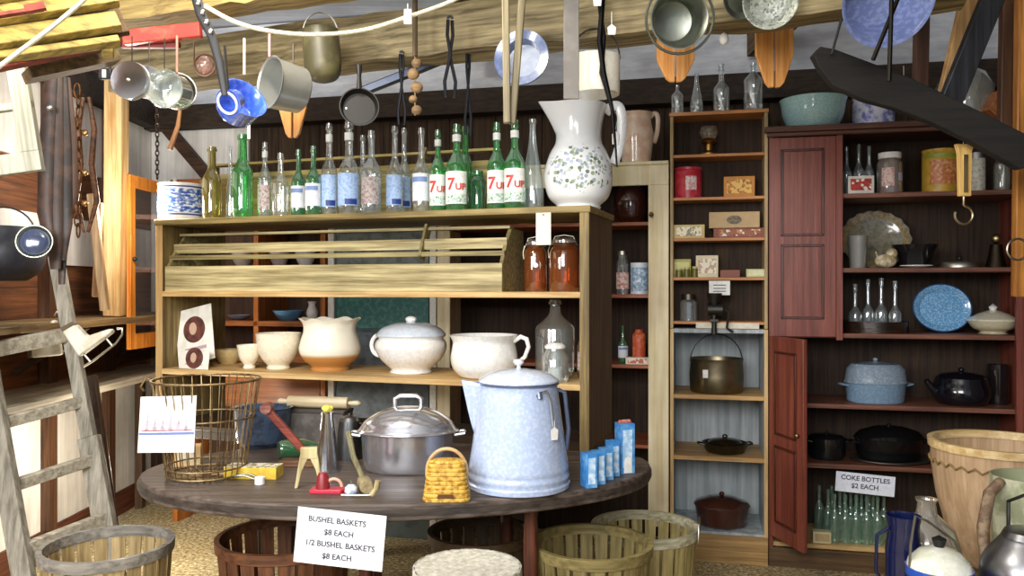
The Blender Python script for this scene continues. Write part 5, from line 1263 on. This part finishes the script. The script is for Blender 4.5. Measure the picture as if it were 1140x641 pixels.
MB().lathe(shell([(a * 20.5 * s, b * 58 * s) for a, b in smoothprof([(.3, 0), (.72, .06), (.95, .22), (1.0, .5), (.98, 1.0)], 5)], .004), 40).build('pot_body', paint('#4a4630', .45, '#6a6444', .7, 14), t)
MB().tube([(-20 * s, 0, 56 * s)] + arc((0, 0, 56 * s), 19 * s, 180, 0, 12, 'xz', 22 * s)[1:-1] + [(20 * s, 0, 56 * s)], .003, 6).build('bail_handle', metal('#b0aca0', .4), t)
def stretcher(px, ptop, pbot, wpx, Y, label, rz=0.0):
    s = Y / F; hh = (pbot - ptop) * s; w_ = wpx * s / 2
    t = thing('pelt_stretcher', label, 'stretcher', W(px, ptop, Y), rz, 'pointed wooden boards hanging from the beam')
    O = wood('#c47a34', '#eeb068', 'z', .4)
    for sgn in (-1, 1):
        MB().prism([(sgn * .003, 0), (sgn * w_, 0), (sgn * w_, -hh * .52), (sgn * w_ * .5, -hh * .93), (sgn * w_ * .28, -hh), (sgn * .003, -hh)], -.008, .008).build('half_board', O, t, bevel=.002)
    MB().box(-w_, w_, .008, .02, -.02, .01).build('cross_cleat', wood('#8a5020', '#b87838', 'x', .5), t)
    MB().tube([(0, .004, 0), (0, .004, .11)], .003, 6).build('hanging_wire', metal('#5a564e', .5), t)
    return t
stretcher(326, 84, 153, 31, 2.74, 'pointed split orange board hanging over the shorter bottles')
stretcher(752, 40, 91, 42, 2.65, 'pointed split orange board half hidden by the round bucket')
stretcher(862, 22, 97, 42, 2.75, 'longest pointed split orange board, hanging above the pine case')
# harness strap with bright studs
t = thing('harness_strap', 'black leather strap with bright metal studs hanging before the blue cups', 'strap', W(236, 40, 2.2), 0)
MB().tube([(-.05, 0, .13), (-.03, 0, .06), (0, 0, 0), (.02, 0, -.07), (.035, 0, -.16)], [.014, .014, .012, .012, .009], 8, flat=.4).build('leather', paint('#1c1b1c', .5), t)
for i in range(5): MB().ball((-.045 + i * .011, -.008, .115 - i * .026), .008, 1, .6, 1).build('stud', metal('#d8dce6', .2), t)
# ropes
def rope(pts, r, label, name='rope'):
    P = [Vector(p) for p in pts]; sm = []
    for i in range(len(P) - 1):
        p0 = P[max(i - 1, 0)]; p1 = P[i]; p2 = P[i + 1]; p3 = P[min(i + 2, len(P) - 1)]
        for k in range(8):
            q = k / 8; sm.append(.5 * ((2 * p1) + (-p0 + p2) * q + (2 * p0 - 5 * p1 + 4 * p2 - p3) * q * q + (-p0 + 3 * p1 - 3 * p2 + p3) * q ** 3))
    sm.append(P[-1]); o = MB().tube(sm, r, 8).build(name, paint('#d8cfb0', .7, '#f0ead4', .8, 120, bump=.5), None)
    tag(o, label, 'rope'); return o
rope([W(228, 6, 2.1), W(262, 24, 2.1), W(300, 34, 2.12), W(350, 38, 2.15), W(405, 33, 2.18), W(455, 18, 2.2), W(500, 2, 2.22), W(540, -18, 2.25)], .0055, 'pale rope sagging in a shallow curve across the hanging pots')
rope([W(-20, 88, 1.9), W(20, 58, 1.9), W(60, 28, 1.92), W(95, -2, 1.95), W(120, -28, 2.0)], .0055, 'pale rope running up slantwise across the yellow slats')
# yellow slatted rack overhead
t = thing('slatted_rack', 'yellow painted slatted rack with faded red marks lying overhead', 'rack', (0, 0, 0), 0)
YEL = wood('#70602e', '#b69c4e', 'x', .6); 
def slat(px0, py0, Y0, px1, py1, Y1, w_, th, mat, name='slat'):
    MB().bar(W(px0, py0, Y0), W(px1, py1, Y1), w_, th, (0, .5, 1)).build(name, mat, t, bevel=.003)
slat(-60, 72, 2.0, 133, 45, 2.2, .03, .022, YEL)
slat(-60, 52, 2.0, 132, 23, 2.2, .03, .052, YEL)
slat(-60, 26, 2.0, 130, -3, 2.2, .03, .046, YEL)
slat(-60, 1, 2.0, 130, -28, 2.2, .03, .046, YEL)
slat(-60, 36, 2.06, 130, 6, 2.26, .02, .20, wood('#3a2812', '#5e4420', 'x', .7), 'back_board')
MB().bar(W(-60, 26, 1.93), W(48, 9, 2.04), .012, .010, (0, .5, 1)).build('red_mark', wood('#6e2a1c', '#a0483a', 'x', .6), t)
MB().bar(W(28, 10, 1.98), W(50, 6, 2.0), .01, .022, (0, .5, 1)).build('red_mark', wood('#6e2a1c', '#a0483a', 'x', .6), t)
MB().bar(W(-60, 86, 2.0), W(134, 46, 2.25), .02, .02, (0, .5, 1)).build('red_edge', wood('#6e2416', '#983c28', 'x', .6), t)
MB().bar(W(30, 84, 2.25), W(128, 64, 2.4), .10, .03, (0, 0, 1)).build('brown_board', wood('#4a3a24', '#7a643f', 'x', .7), t)
MB().bar(W(120, 60, 2.2), W(124, -30, 2.35), .03, .03).build('end_bar', YEL, t, bevel=.003)
t = thing('sled_runner', 'bright red painted wooden runner lying along the beam beside the yellow rack', 'runner', (0, 0, 0), 0)
MB().bar(W(138, 42, 2.75), W(224, 33, 2.75), .03, .05, (0, 0, 1)).build('red_bar', paint('#b83a2c', .4, '#d85a44', .8, 20), t, bevel=.004)
MB().bar(W(136, 50, 2.78), W(200, 50, 2.78), .02, .02, (0, 0, 1)).build('red_strip', paint('#8a2a20', .5), t)
# dark bar with hook (long grey pole) and iron things
t = thing('iron_bar', 'long dark steel bar slanting up behind the hanging tools', 'bar', (0, 0, 0), 0)
MB().bar(W(392, 106, 3.0), W(522, 54, 3.0), .03, .035, (0, 1, 0)).build('bar_body', metal('#4c5260', .45), t, bevel=.004)
t = thing('iron_skillet', 'small black cast iron skillet hanging under the dark bucket', 'skillet', W(400, 118, 2.8), 0, rot=(math.radians(84), 0, .2))
s = 2.8 / F
MB().lathe(shell([(19 * s, -.03), (22 * s, 0)], .004), 40).build('pan_body', paint('#1c1a18', .5), t)
MB().tube([(0, 20 * s, -.004), (0, 34 * s, -.004), (0, 48 * s, -.004)], [.010, .007, .011], 8).build('handle', paint('#1c1a18', .5), t)
MB().ball((-14 * s, 0, -.035), .010).build('rivet', metal('#d8d8d8', .3), t)
t = thing('pulley_chain', 'rusty chain with wooden pulleys hanging from the beam over the frosted bottle', 'chain', W(462, 0, 2.75), 0)
s = 2.75 / F
MB().tube([(0, 0, .02), (.0, 0, -62 * s)], .009, 8).build('leather_strap', wood('#2c2216', '#5c4a30', 'z', .6), t)
for i, (dy, r) in enumerate(((70, 6), (82, 7), (97, 7), (110, 5), (122, 6))): MB().ball((.006 * (-1) ** i, 0, -dy * s), r * s, 1, .6, .9).build('pulley', wood('#4c3822', '#8a6c44', 'x', .6), t)
MB().tube([(0, 0, -60 * s), (0, 0, -128 * s)], .003, 6).build('chain', metal('#6a5c48', .5), t)
tg = thing('price_tag', 'small white tag hanging on the rope above the pulley chain', 'tag', W(454, 18, 2.19), 0)
MB().box(-.010, .010, -.001, .001, -.02, .02).build('paper', WHT, tg); MB().tube([(0, 0, .02), (0, 0, .035)], .001, 5).build('string', WHT, tg)
def tongs(px, ptop, pbot, Y, label, spread, c='#34353a', name='iron_tongs', r=.005):
    s = Y / F; hh = (pbot - ptop) * s
    t = thing(name, label, 'tongs', W(px, ptop, Y), 0)
    for sg in (-1, 1):
        MB().tube([(sg * spread * .35, sg * .004, 0), (sg * spread * .5, sg * .004, -hh * .2), (-sg * spread * .1, sg * .004, -hh * .45), (sg * spread, sg * .004, -hh * .8), (sg * spread * .8, sg * .004, -hh)], r, 7).build('arm', metal(c, .45), t)
    MB().tube(arc((0, 0, .006), spread * .4, 0, 180, 8), r * .8, 6).build('loop', metal(c, .45), t)
    return t
tongs(501, 22, 108, 2.7, 'dark iron tongs with two long parallel arms hanging from the beam', .018, r=.006)
tongs(521, 55, 150, 2.85, 'slim iron tongs ending in a pale twisted tip over the green soda bottles', .010)
tongs(447, 60, 138, 2.85, 'thin dark iron pincers beside the pulley chain', .012)
t = thing('wooden_tongs', 'two long pale wooden poles joined as tongs, hanging in front of the round basin', 'tongs', W(567, -25, 2.35), 0)
s = 2.35 / F
MB().bar((-.012, 0, 0), (-.006, 0, -162 * s), .022, .02, (0, 1, 0)).build('pole', wood('#6c6146', '#a09370', 'z', .5), t, bevel=.004)
MB().bar((.042, .012, 0), (.008, .012, -162 * s), .022, .02, (0, 1, 0)).build('pole', wood('#5c5238', '#8f8260', 'z', .5), t, bevel=.004)
t = thing('enamel_basin', 'pale blue grey enamel basin hanging face on behind the wooden poles', 'basin', W(580, 63, 2.6), 0, rot=aim((-.28, -1, .05))); R = 31 * 2.6 / F
MB().lathe([(R * .62, -.045), (R * .70, -.006), (R, 0), (R * 1.02, -.005), (R * .99, -.008), (R * .72, -.014), (R * .64, -.05)], 48).build('rim_flange', enamel('#55648a', '#6f7d9f', .6, 60), t)
MB().lathe([(0, -.045), (R * .62, -.045), (R * .64, -.05), (0, -.05)], 48).build('basin_well', enamel('#9aa3b4', '#aab2c0', .8, 40), t)
hook(t, up_in(t, (0, 0, R)), up_in(t, (0, 0, R + .06)))
t = thing('metal_strap', 'wide flat grey metal strap hanging beside the cream pail', 'strap', W(636, -10, 2.5), 0)
s = 2.5 / F
MB().box(-.024, .024, -.004, .004, -120 * s, 0).build('strap_body', paint('#77726c', .5, '#8f8a84', .6, 10), t, bevel=.002)
t = thing('enamel_pail', 'cream white pail with a straight side hanging above the big pitcher', 'pail', W(663, 105, 2.62), 0)
s = 2.62 / F; R = 27 * s
MB().lathe(shell([(R * .98, 0), (R, .004), (R * 1.0, 42 * s)], .003), 44).build('pail_body', enamel('#f2eddc'), t)
MB().tube([(-R, 0, 40 * s)] + arc((0, 0, 40 * s), R, 180, 0, 14, 'xz', 34 * s)[1:-1] + [(R, 0, 40 * s)], .003, 7).build('bail_handle', metal('#5a5248', .5), t)
t = thing('iron_tongs', 'long black iron tongs hanging down across the pitcher handle', 'tongs', W(672, -15, 2.5), 0)
s = 2.5 / F
MB().tube([(0, 0, 0), (-.012, 0, -60 * s), (.0, 0, -95 * s), (.026, 0, -135 * s), (.036, 0, -175 * s)], [.008, .009, .008, .006, .004], 8).build('arm', metal('#1c1b1c', .5), t)
MB().tube([(-.02, .006, 0), (.002, .006, -55 * s), (-.006, .006, -95 * s), (.030, .006, -140 * s), (.042, .006, -200 * s)], [.006, .007, .007, .005, .003], 8).build('arm', metal('#242324', .5), t)
for (px, py, Y, lb) in ((665, 6, 2.45, 'white paper tag on the black iron tongs at the very top'), (681, 38, 2.48, 'white paper tag hanging above the cream pail'), (956, 26, 2.45, 'white paper tag on the cord of the great blue basin'), (1006, 96, 2.7, 'small white paper tag hanging over the cupboard top by the cloudy jar')):
    tg = thing('price_tag', lb, 'tag', W(px, py, Y), 0)
    MB().prism([(-.011, 0), (.011, 0), (.013, .022), (0, .032), (-.013, .022)], -.0008, .0008).build('paper', WHT, tg); MB().tube([(0, 0, .03), (0, 0, .07)], .001, 5).build('string', WHT, tg)
# light bulb
t = thing('light_bulb', 'small white light bulb hanging from a dark socket on the beam', 'bulb', W(806, 18, 2.6), 0)
MB().lathe([(0, 0), (.018, 0), (.018, -.03), (0, -.03)], 20).build('socket', BLK, t)
MB().tube([(0, 0, -.03), (0, 0, -.055)], .002, 6).build('cord', WHT, t)
MB().ball((0, 0, -.072), .015, 1, 1, 1.3).build('glass_bulb', WHT, t)
# round buckets
GAL = metal('#8f9388', .4, .05, '#6c7064', .7, 14)
t = cup('galvanised_bucket', 'round grey galvanised bucket hanging with its mouth facing out', 'bucket', 757, 20, 2.32, 32, .09, (.05, -1, -.22), GAL, 1.25)
MB().tube(arc((0, 0, -.001), .098, 0, 360, 36, 'xy')[:-1], .004, 6, True).build('rim_wire', metal('#6c7064', .4), t)
cup('colander', 'grey metal colander hanging above the longest pointed board', 'colander', 858, 0, 2.28, 30, .06, (-.1, -1, -.35), printed('#9a9e92', ['#6a6e66', '#b4b8ac'], 170, .6, .4), 1.2)
cup('tin_plate', 'round grey tin plate hanging beside the colander', 'plate', 826, -2, 2.36, 22, .02, (.2, -1, -.2), GAL, 1.2)
# great blue basin and its cords
t = cup('enamel_basin', 'great mottled blue enamel basin hanging highest of all before the roof boards', 'basin', 990, -2, 2.2, 51, .10, (.02, -.75, -.35), enamel('#66739f', '#8791b8', .7, 60), 1.35)
t.location = W(990, -1, 2.2)
for (a, b_, r, lb, nm, mt) in (((945, -10, 926, 60), 2.4, .004, 'thin dark cord slanting down to the tip of the long blade', 'cord', paint('#22201e', .6)), ((993, -10, 990, 90), 2.08, .006, 'dark iron rod hanging down past the blue basin', 'rod', metal('#26241f', .5)), ((1003, -10, 972, 66), 2.10, .006, 'dark iron rod crossing before the blue basin', 'rod', metal('#302c26', .5))):
    o = MB().tube([W(a[0], a[1], b_), W(a[2], a[3], b_)], r, 7).build('iron_rod' if nm == 'rod' else 'rawhide_cord', mt, None); tag(o, lb, nm)
# long dark blade
t = thing('hay_saw', 'long black wooden blade with a pointed end slanting down over the red cupboard', 'blade', W(903, 60, 2.45), 0)
Yb = 2.45; s = Yb / F
out = [(0, 2), (8, -7), (24, -4), (60, 10), (110, 30), (160, 55), (240, 96), (300, 128), (300, 160), (240, 124), (225, 130), (170, 98), (130, 78), (90, 62), (55, 52), (22, 36), (8, 18)]
M_ = Matrix.Rotation(math.radians(-2), 4, 'Z')
MB().prism([(a * s, -b * s) for a, b in out], -.018, .018, M_).build('blade_body', wood('#080605', '#1a140e', 'x', .8), t, bevel=.004)
o = MB().bar(W(1116, -30, 2.54), W(1050, 132, 2.54), .070, .03, (0, 1, 0)).build('dark_bar', wood('#121318', '#26282e', 'z', .5), None, bevel=.004); tag(o, 'dark flat bar slanting down beside the pale plank to the long blade', 'bar'); o.name = 'iron_bar'
o = MB().bar(W(1088, -30, 2.62), W(1054, 118, 2.62), .07, .025, (0, 1, 0)).build('wooden_plank', wood('#9a7040', '#d0a870', 'z', .6), None, bevel=.003); tag(o, 'pale brown rough plank hanging behind the dark flat bar', 'plank')
o = MB().bar(W(1027, -30, 2.7), W(1024, 108, 2.7), .045, .03, (0, 1, 0)).build('wooden_handle', wood('#3a2418', '#5f4030', 'z', .6), None, bevel=.004); o.name = 'wooden_pole'; tag(o, 'dark brown upright wooden pole hanging next to the great blue basin', 'pole')
o = MB().bar(W(1124, -30, 2.9), W(1120, 180, 2.9), .06, .03, (0, 1, 0)).build('wooden_plank', wood('#3c2414', '#6a4426', 'z', .6), None, bevel=.004); tag(o, 'brown upright plank hanging beyond the dark flat bar', 'plank')
o = MB().bar(W(1140, -30, 2.7), W(1136, 330, 2.7), .05, .03, (0, 1, 0)).build('wooden_post', wood('#8a5420', '#c8883c', 'z', .5), None, bevel=.004); tag(o, 'orange brown slim post at the edge of the red cupboard', 'post')
# hanging scale
t = thing('spring_scale', 'pale brass fronted spring scale with a hook, hanging before the red cupboard', 'scale', W(1073, 160, 2.5), 0)
s = 2.5 / F; BR = metal('#d0ac68', .35)
MB().prism([(-10 * s, 0), (11 * s, 0), (8 * s, -8 * s), (7 * s, -58 * s), (-6 * s, -58 * s), (-7 * s, -10 * s)], -.008, .008).build('scale_body', wood('#a07838', '#dcb870', 'z', .4), t, bevel=.002)
MB().box(-2 * s, 3 * s, -.010, -.008, -54 * s, -12 * s).build('scale_face', metal('#e0c890', .3), t)
MB().tube([(0, 0, -58 * s), (0, 0, -68 * s)] + arc((-.0, 0, -79 * s), 10 * s, 80, -200, 14), .004, 7).build('hook', metal('#a89878', .35), t)
MB().tube([(0, 0, 0), (0, .005, 22 * s)], .003, 6).build('hanging_wire', metal(), t)
o = MB().tube(arc(W(1133, 277, 2.6), .034, 0, 360, 24, 'xz')[:-1], .004, 7, True).build('metal_ring', metal('#a8a294', .35), None); tag(o, 'thin bare metal ring hanging at the edge of the red cupboard', 'ring')

# ------------------------------------------------------------------ left side
# ladder
GW = wood('#6c675b', '#a8a294', 'z', .7); GWX = GW
L0, L1 = W(44, 742, 2.9), Vector((-2.10, 3.12, 1.46)); R0, R1 = W(135, 682, 3.2), W(62, 284, 3.4)
L0.z = max(L0.z, 0.0); R0 = R0 + (R0 - R1) * (R0.z / (R1.z - R0.z)); R0.z = 0.0
lad = thing('ladder', 'grey weathered wooden ladder leaning near the left wall by the skates'.replace('left wall', 'whitewashed wall'), 'ladder', (0, 0, 0))
MB().bar(L0, L1, .075, .035, (0, 1, .2)).build('side_rail', GWX, lad, bevel=.003)
b = MB(); N = 10; rows = []
MB().bar(R0, R0.lerp(R1, .5), .085, .035, (0, 1, .2)).build('side_rail', GWX, lad, bevel=.003)
b = MB(); b.bar(R0.lerp(R1, .5), R1, .055, .032, (0, 1, .2)); b.build('side_rail', GWX, lad, bevel=.003)
for k, (tt, w_) in enumerate(((.14, .07), (.25, .10), (.42, .045), (.575, .045), (.76, .06))):
    MB().bar(L0.lerp(L1, tt), R0.lerp(R1, tt + .02), w_, .03, (1, 0, 0)).build('rung', wood('#8a8272', '#c0b8a6', 'x', .7), lad, bevel=.004)
# long dark rail resting at table height and thin stick
o = MB().bar(W(102, 418, 3.5), W(128, 606, 3.3), .04, .03, (0, 1, 0)).build('wooden_stick', wood('#2c1c10', '#4a3220', 'z', .6), None, bevel=.003); tag(o, 'thin dark wooden stick leaning beside the ladder', 'stick')
# ice skates
def skate(loc, rot, label):
    t = thing('ice_skate', label, 'skate', loc, 0, 'pair of skates', rot=rot)
    b = MB(); b.prism([(-.035, .14), (.035, .13), (.04, .05), (.10, .03), (.15, .012), (.15, -.01), (-.05, -.01), (-.045, .05)], -.028, .028)
    b.build('boot', paint('#d8d2c0', .5, '#b8ae94', .7, 16), t, bevel=.012)
    b = MB(); b.tube([(-.07, 0, -.055), (-.02, 0, -.06), (.12, 0, -.06), (.17, 0, -.045), (.19, 0, -.02), (.17, 0, -.005)], .006, 8); b.tube([(-.03, 0, -.06), (-.03, 0, -.012)], .006, 8); b.tube([(.10, 0, -.06), (.10, 0, -.012)], .006, 8)
    b.build('blade', metal('#b8b4a6', .35), t)
    MB().prism([(-.034, .142), (.034, .132), (.030, .15), (-.03, .16)], -.02, .02).build('lining', paint('#5a4a34', .7), t)
    t.scale = (.78, .78, .78); return t
skate(W(98, 388, 3.12), (0, math.radians(-38), .1), 'white leather ice skate, blade pointing up and out from the ladder')
skate(W(66, 385, 3.50), (0, math.radians(-100), .3), 'white leather ice skate on the wall side of the ladder rail')
# hanging window frame and round reflector
t = thing('sash_frame', 'weathered pale window sash hanging at the edge under the yellow rack', 'frame', W(14, 70, 2.6), 0, rot=(0, math.radians(-9), .1))
s = 2.6 / F
b = MB(); b.box(-60 * s, 14 * s, -.015, .015, -122 * s, -100 * s); b.box(-6 * s, 14 * s, -.015, .015, -100 * s, 5 * s); b.box(-60 * s, -44 * s, -.015, .015, -100 * s, 5 * s); b.box(-60 * s, 14 * s, -.014, .014, -52 * s, -44 * s)
b.build('sash_bars', wood('#9a9884', '#d0cfbc', 'z', .7), t, bevel=.002)
MB().tube(arc((2 * s, -.018, 2 * s), .012, 180, 360, 10), .003, 6).build('hook', BLK, t)
t = thing('oil_drum', 'dark round pot with a handle on the wall shelf, cut by the picture edge'.replace(', cut by the picture edge', ' behind the reflector lamp'), 'pot', W(3, 312, 3.5), 0)
s = 3.5 / F
MB().lathe(shell([(a * 42 * s, b * 60 * s) for a, b in smoothprof([(.55, 0), (.9, .2), (1.0, .55), (.8, .85), (.72, 1.0)], 5)], .005), 40).build('pot_body', paint('#24242a', .5, '#34363e', .6, 20), t); t.name = 'iron_pot'
MB().tube(arc((0, 0, 52 * s), 36 * s, 180, 0, 14, 'xz', 30 * s), .004, 7).build('bail_handle', metal('#4a4a50', .4), t)
t = cup('reflector_lamp', 'round dark blue glass reflector with a metal rim facing out', 'reflector', 38, 268, 2.9, 18, .04, (.35, -1, .15), metal('#8d8f80', .35), 1.2)
MB().ball((0, 0, -.012), 15.5 * 2.9 / F, 1, 1, .35).build('glass_lens', enamel('#3c4660'), t)
# wall bench / shelf at left
t = thing('wall_shelf', 'long rough shelf along the whitewashed wall carrying pots and poles', 'shelf', (-2.34, 2.5, 0), 0)
MB().box(0, .40, 0, 2.6, 1.17, 1.20).build('shelf_board', wood('#5a4426', '#94784c', 'y', .7), t, bevel=.003)
for y in (.3, 1.3, 2.3): MB().bar((0, y, .95), (.34, y, 1.17), .03, .03, (0, 1, 0)).build('bracket', wood('#3a2818', '#5f4630', 'x', .7), t)
t = thing('workbench', 'low grey bench top running under the wall shelf behind the ladder', 'bench', (-2.34, 3.05, 0), 0)
MB().box(0, .34, 0, 2.0, .84, .875).build('bench_top', wood('#8a8272', '#bcb4a2', 'y', .6), t, bevel=.003)
for (x, y) in ((.03, .05), (.27, .05), (.03, 1.9), (.27, 1.9)): MB().box(x, x + .045, y, y + .045, 0, .84).build('leg', wood('#3a2818', '#5f4630', 'z', .7), t)
# poles, harness, chains
o = MB().bar(W(130, 72, 4.15), Vector((-2.06, 4.2, 1.205)), .09, .09, (0, 1, 0)).build('wooden_post', wood('#b08448', '#e6c690', 'z', .55, .6), None, bevel=.006); tag(o, 'thick pale timber post standing on the wall shelf beside the orange-brown door', 'post')
for (px0, py0, px1, py1, Y, w_, c1, c2, lb) in ((102, 215, 117, 345, 3.6, .038, '#8a6a44', '#c8a478', 'long smooth tool handle hanging beside the thick pale post'), (112, 225, 106, 330, 3.75, .026, '#7a5230', '#b0845a', 'thinner reddish tool handle hanging behind the long smooth one')):
    o = MB().bar(W(px0, py0, Y), W(px1, py1, Y), w_, .03, (0, 1, 0)).build('tool_handle', wood(c1, c2, 'z', .5), None, bevel=.006); tag(o, lb, 'tool handle')
t = thing('horse_harness', 'dark leather harness straps hanging in a long bundle from the rack', 'harness', W(62, 84, 3.0), 0)
s = 3.0 / F
for i, (dx, l_, r, c) in enumerate(((-10, 190, 9, '#2a1c16'), (-3, 215, 10, '#382820'), (5, 205, 9, '#241a16'), (10, 160, 8, '#4a3022'), (0, 232, 6, '#1e1613'))):
    MB().tube([(dx * s * .5, .01 * i, 0), (dx * s, .012 * i, -l_ * .4 * s), (dx * s * 1.2, .012 * i, -l_ * .8 * s), (dx * s * .6, .01 * i, -l_ * s)], [r * s * .8, r * s, r * s, r * s * .6], 10, flat=.4).build('strap', paint(c, .5, '#5a3c2c', .5, 20), t)
MB().ball((0, -.035, -38 * s), .012).build('stud', metal('#e8e8e8', .3), t)
t = thing('link_chain', 'rusty linked chain hanging between the harness and the thick post', 'chain', W(86, 100, 3.2), 0)
s = 3.2 / F; b = MB()
for i in range(14):
    c_ = Vector((.004 * (i % 3), 0, -i * 12 * s)); ax = 'xz' if i % 2 == 0 else 'yz'
    b.tube(arc(c_, .012, 0, 360, 12, ax, .028)[:-1], .0035, 6, True)
b.build('chain_links', metal('#6a4c34', .55, 0, '#a87850', .7, 50), t)
t = thing('horse_hames', 'pair of curved dark hames with brass ends hanging next to the chain', 'hames', W(96, 108, 3.35), 0)
s = 3.35 / F
for sg in (-1, 1): MB().tube([(sg * 3 * s, 0, 0), (sg * 9 * s, 0, -35 * s), (sg * 6 * s, 0, -75 * s), (sg * 12 * s, 0, -115 * s), (sg * 2 * s, 0, -150 * s)], [.008, .012, .013, .012, .007], 8).build('hame', wood('#3a2416', '#80502c', 'x', .5), t)
for k in (40, 84, 118): MB().ball((0, -.012, -k * s), .014, 1, .6, 1).build('buckle', metal('#b08a5a', .35), t)
# chain and wooden shovel near the brace
t = thing('twisted_chain', 'thin twisted iron chain hanging before the brace in the corner', 'chain', W(175, 118, 3.3), 0)
s = 3.3 / F; b = MB()
for i in range(16):
    c_ = Vector((0, 0, -i * 5.2 * s)); b.tube(arc(c_, .007, 0, 360, 10, 'xz' if i % 2 == 0 else 'yz', .013)[:-1], .0025, 6, True)
b.build('chain_links', metal('#4a4038', .5), t)
t = thing('wooden_ladle', 'long handled wooden ladle hanging below the tin strainer', 'ladle', W(201, 118, 2.85), 0); s = 2.85 / F
MB().tube([(0, 0, 0), (-3 * s, 0, -22 * s), (-12 * s, 0, -48 * s)], [.006, .008, .010], 8).build('handle', wood('#8a5a30', '#b8865a', 'z', .5), t)
MB().tube([(0, 0, 0), (0, .0, 20 * s)], .002, 6).build('hanging_wire', metal(), t)
t = thing('paper_strip', 'narrow white paper strip dangling above the tall green wine bottle', 'paper', W(277, 133, 3.2), 0)
MB().box(-.006, .006, -.0008, .0008, -.075, 0).build('paper', WHT, t); MB().tube([(0, 0, 0), (0, 0, .25)], .0015, 5).build('string', WHT, t)
# small bright tags & lamps among hung pots
t = thing('padlock', 'small dark padlock with a white tag hanging beside the silver saucepan', 'padlock', W(118, 78, 2.5), 0); s = 2.5 / F
MB().box(-7 * s, 7 * s, -.01, .01, -10 * s, 2 * s).build('lock_body', paint('#24242a', .4), t, bevel=.003)
MB().tube(arc((0, 0, 2 * s), 5 * s, 0, 180, 10, 'xz', 9 * s), .003, 6).build('shackle', metal('#3a3a40', .4), t)
MB().box(-.006, .006, -.013, -.011, -9 * s, 0).build('tag', WHT, t)
t = thing('lamp_bracket', 'wire lamp bracket with pinkish glass hanging behind the black strap', 'bracket', W(228, 72, 3.0), 0); s = 3.0 / F
b = MB(); b.tube(arc((0, 0, 0), 12 * s, 0, 360, 20, 'xz')[:-1], .004, 6, True); b.tube([(-12 * s, 0, 0), (-12 * s, 0, 26 * s)], .003, 6); b.tube([(12 * s, 0, 0), (12 * s, 0, 26 * s)], .003, 6); b.build('wire_frame', metal('#8a6a5a', .4), t)
MB().ball((0, 0, 0), 9 * s, 1, 1, 1.2).build('glass_font', glass((.85, .6, .55), .3, .15), t)
# ------------------------------------------------------------------ light
w_ = bpy.data.worlds.new('daylight'); SC.world = w_; w_.use_nodes = True
bg = w_.node_tree.nodes['Background']; bg.inputs[0].default_value = (.80, .88, 1.0, 1); bg.inputs[1].default_value = .5
def area(name, loc, target, size, power, color, sy=None):
    l = bpy.data.lights.new(name, 'AREA'); l.energy = power; l.color = color; l.size = size
    if sy: l.shape = 'RECTANGLE'; l.size_y = sy
    o = bpy.data.objects.new(name, l); COL.objects.link(o); o.location = loc
    o.rotation_euler = (Vector(target) - Vector(loc)).to_track_quat('-Z', 'Y').to_euler(); return o
def point(name, loc, power, color, r=.06):
    l = bpy.data.lights.new(name, 'POINT'); l.energy = power; l.color = color; l.shadow_soft_size = r
    o = bpy.data.objects.new(name, l); COL.objects.link(o); o.location = loc; return o
area('front_fill', (-.9, -1.2, 2.5), (-.3, 3.2, 1.1), 2.0, 170, (1.0, .98, .95), 1.6)  # added soft light behind the camera, no doorway built there
area('side_fill', (-2.1, .6, 1.9), (-.6, 3.4, 1.0), .9, 60, (.95, .98, 1.0), .9)  # added side light to brighten the crockery, no window in that wall
point('ceiling_lamp', (-.75, 2.0, 2.6), 60, (1.0, .90, .74), .08)
point('corner_lamp', (-1.72, 3.8, 1.75), 20, (1.0, .90, .76), .06)
point('floor_fill', (-1.75, 3.75, .55), 24, (1.0, .90, .74), .05)  # added unseen low light that brightens the straw floor
SC.cycles.transparent_max_bounces = 24
# ------------------------------------------------------------------ camera
cam = bpy.data.cameras.new('camera'); cam.sensor_width = 36; cam.lens = 36 * F / 1140; cam.sensor_fit = 'HORIZONTAL'
co = bpy.data.objects.new('camera', cam); COL.objects.link(co); co.location = (0, 0, CZ); co.rotation_euler = (PI / 2, 0, 0)
SC.camera = co
SC.view_settings.view_transform = 'Standard'; SC.view_settings.look = 'None'; SC.view_settings.exposure = .0; SC.view_settings.gamma = 1.0; SC.view_settings.use_curve_mapping = False
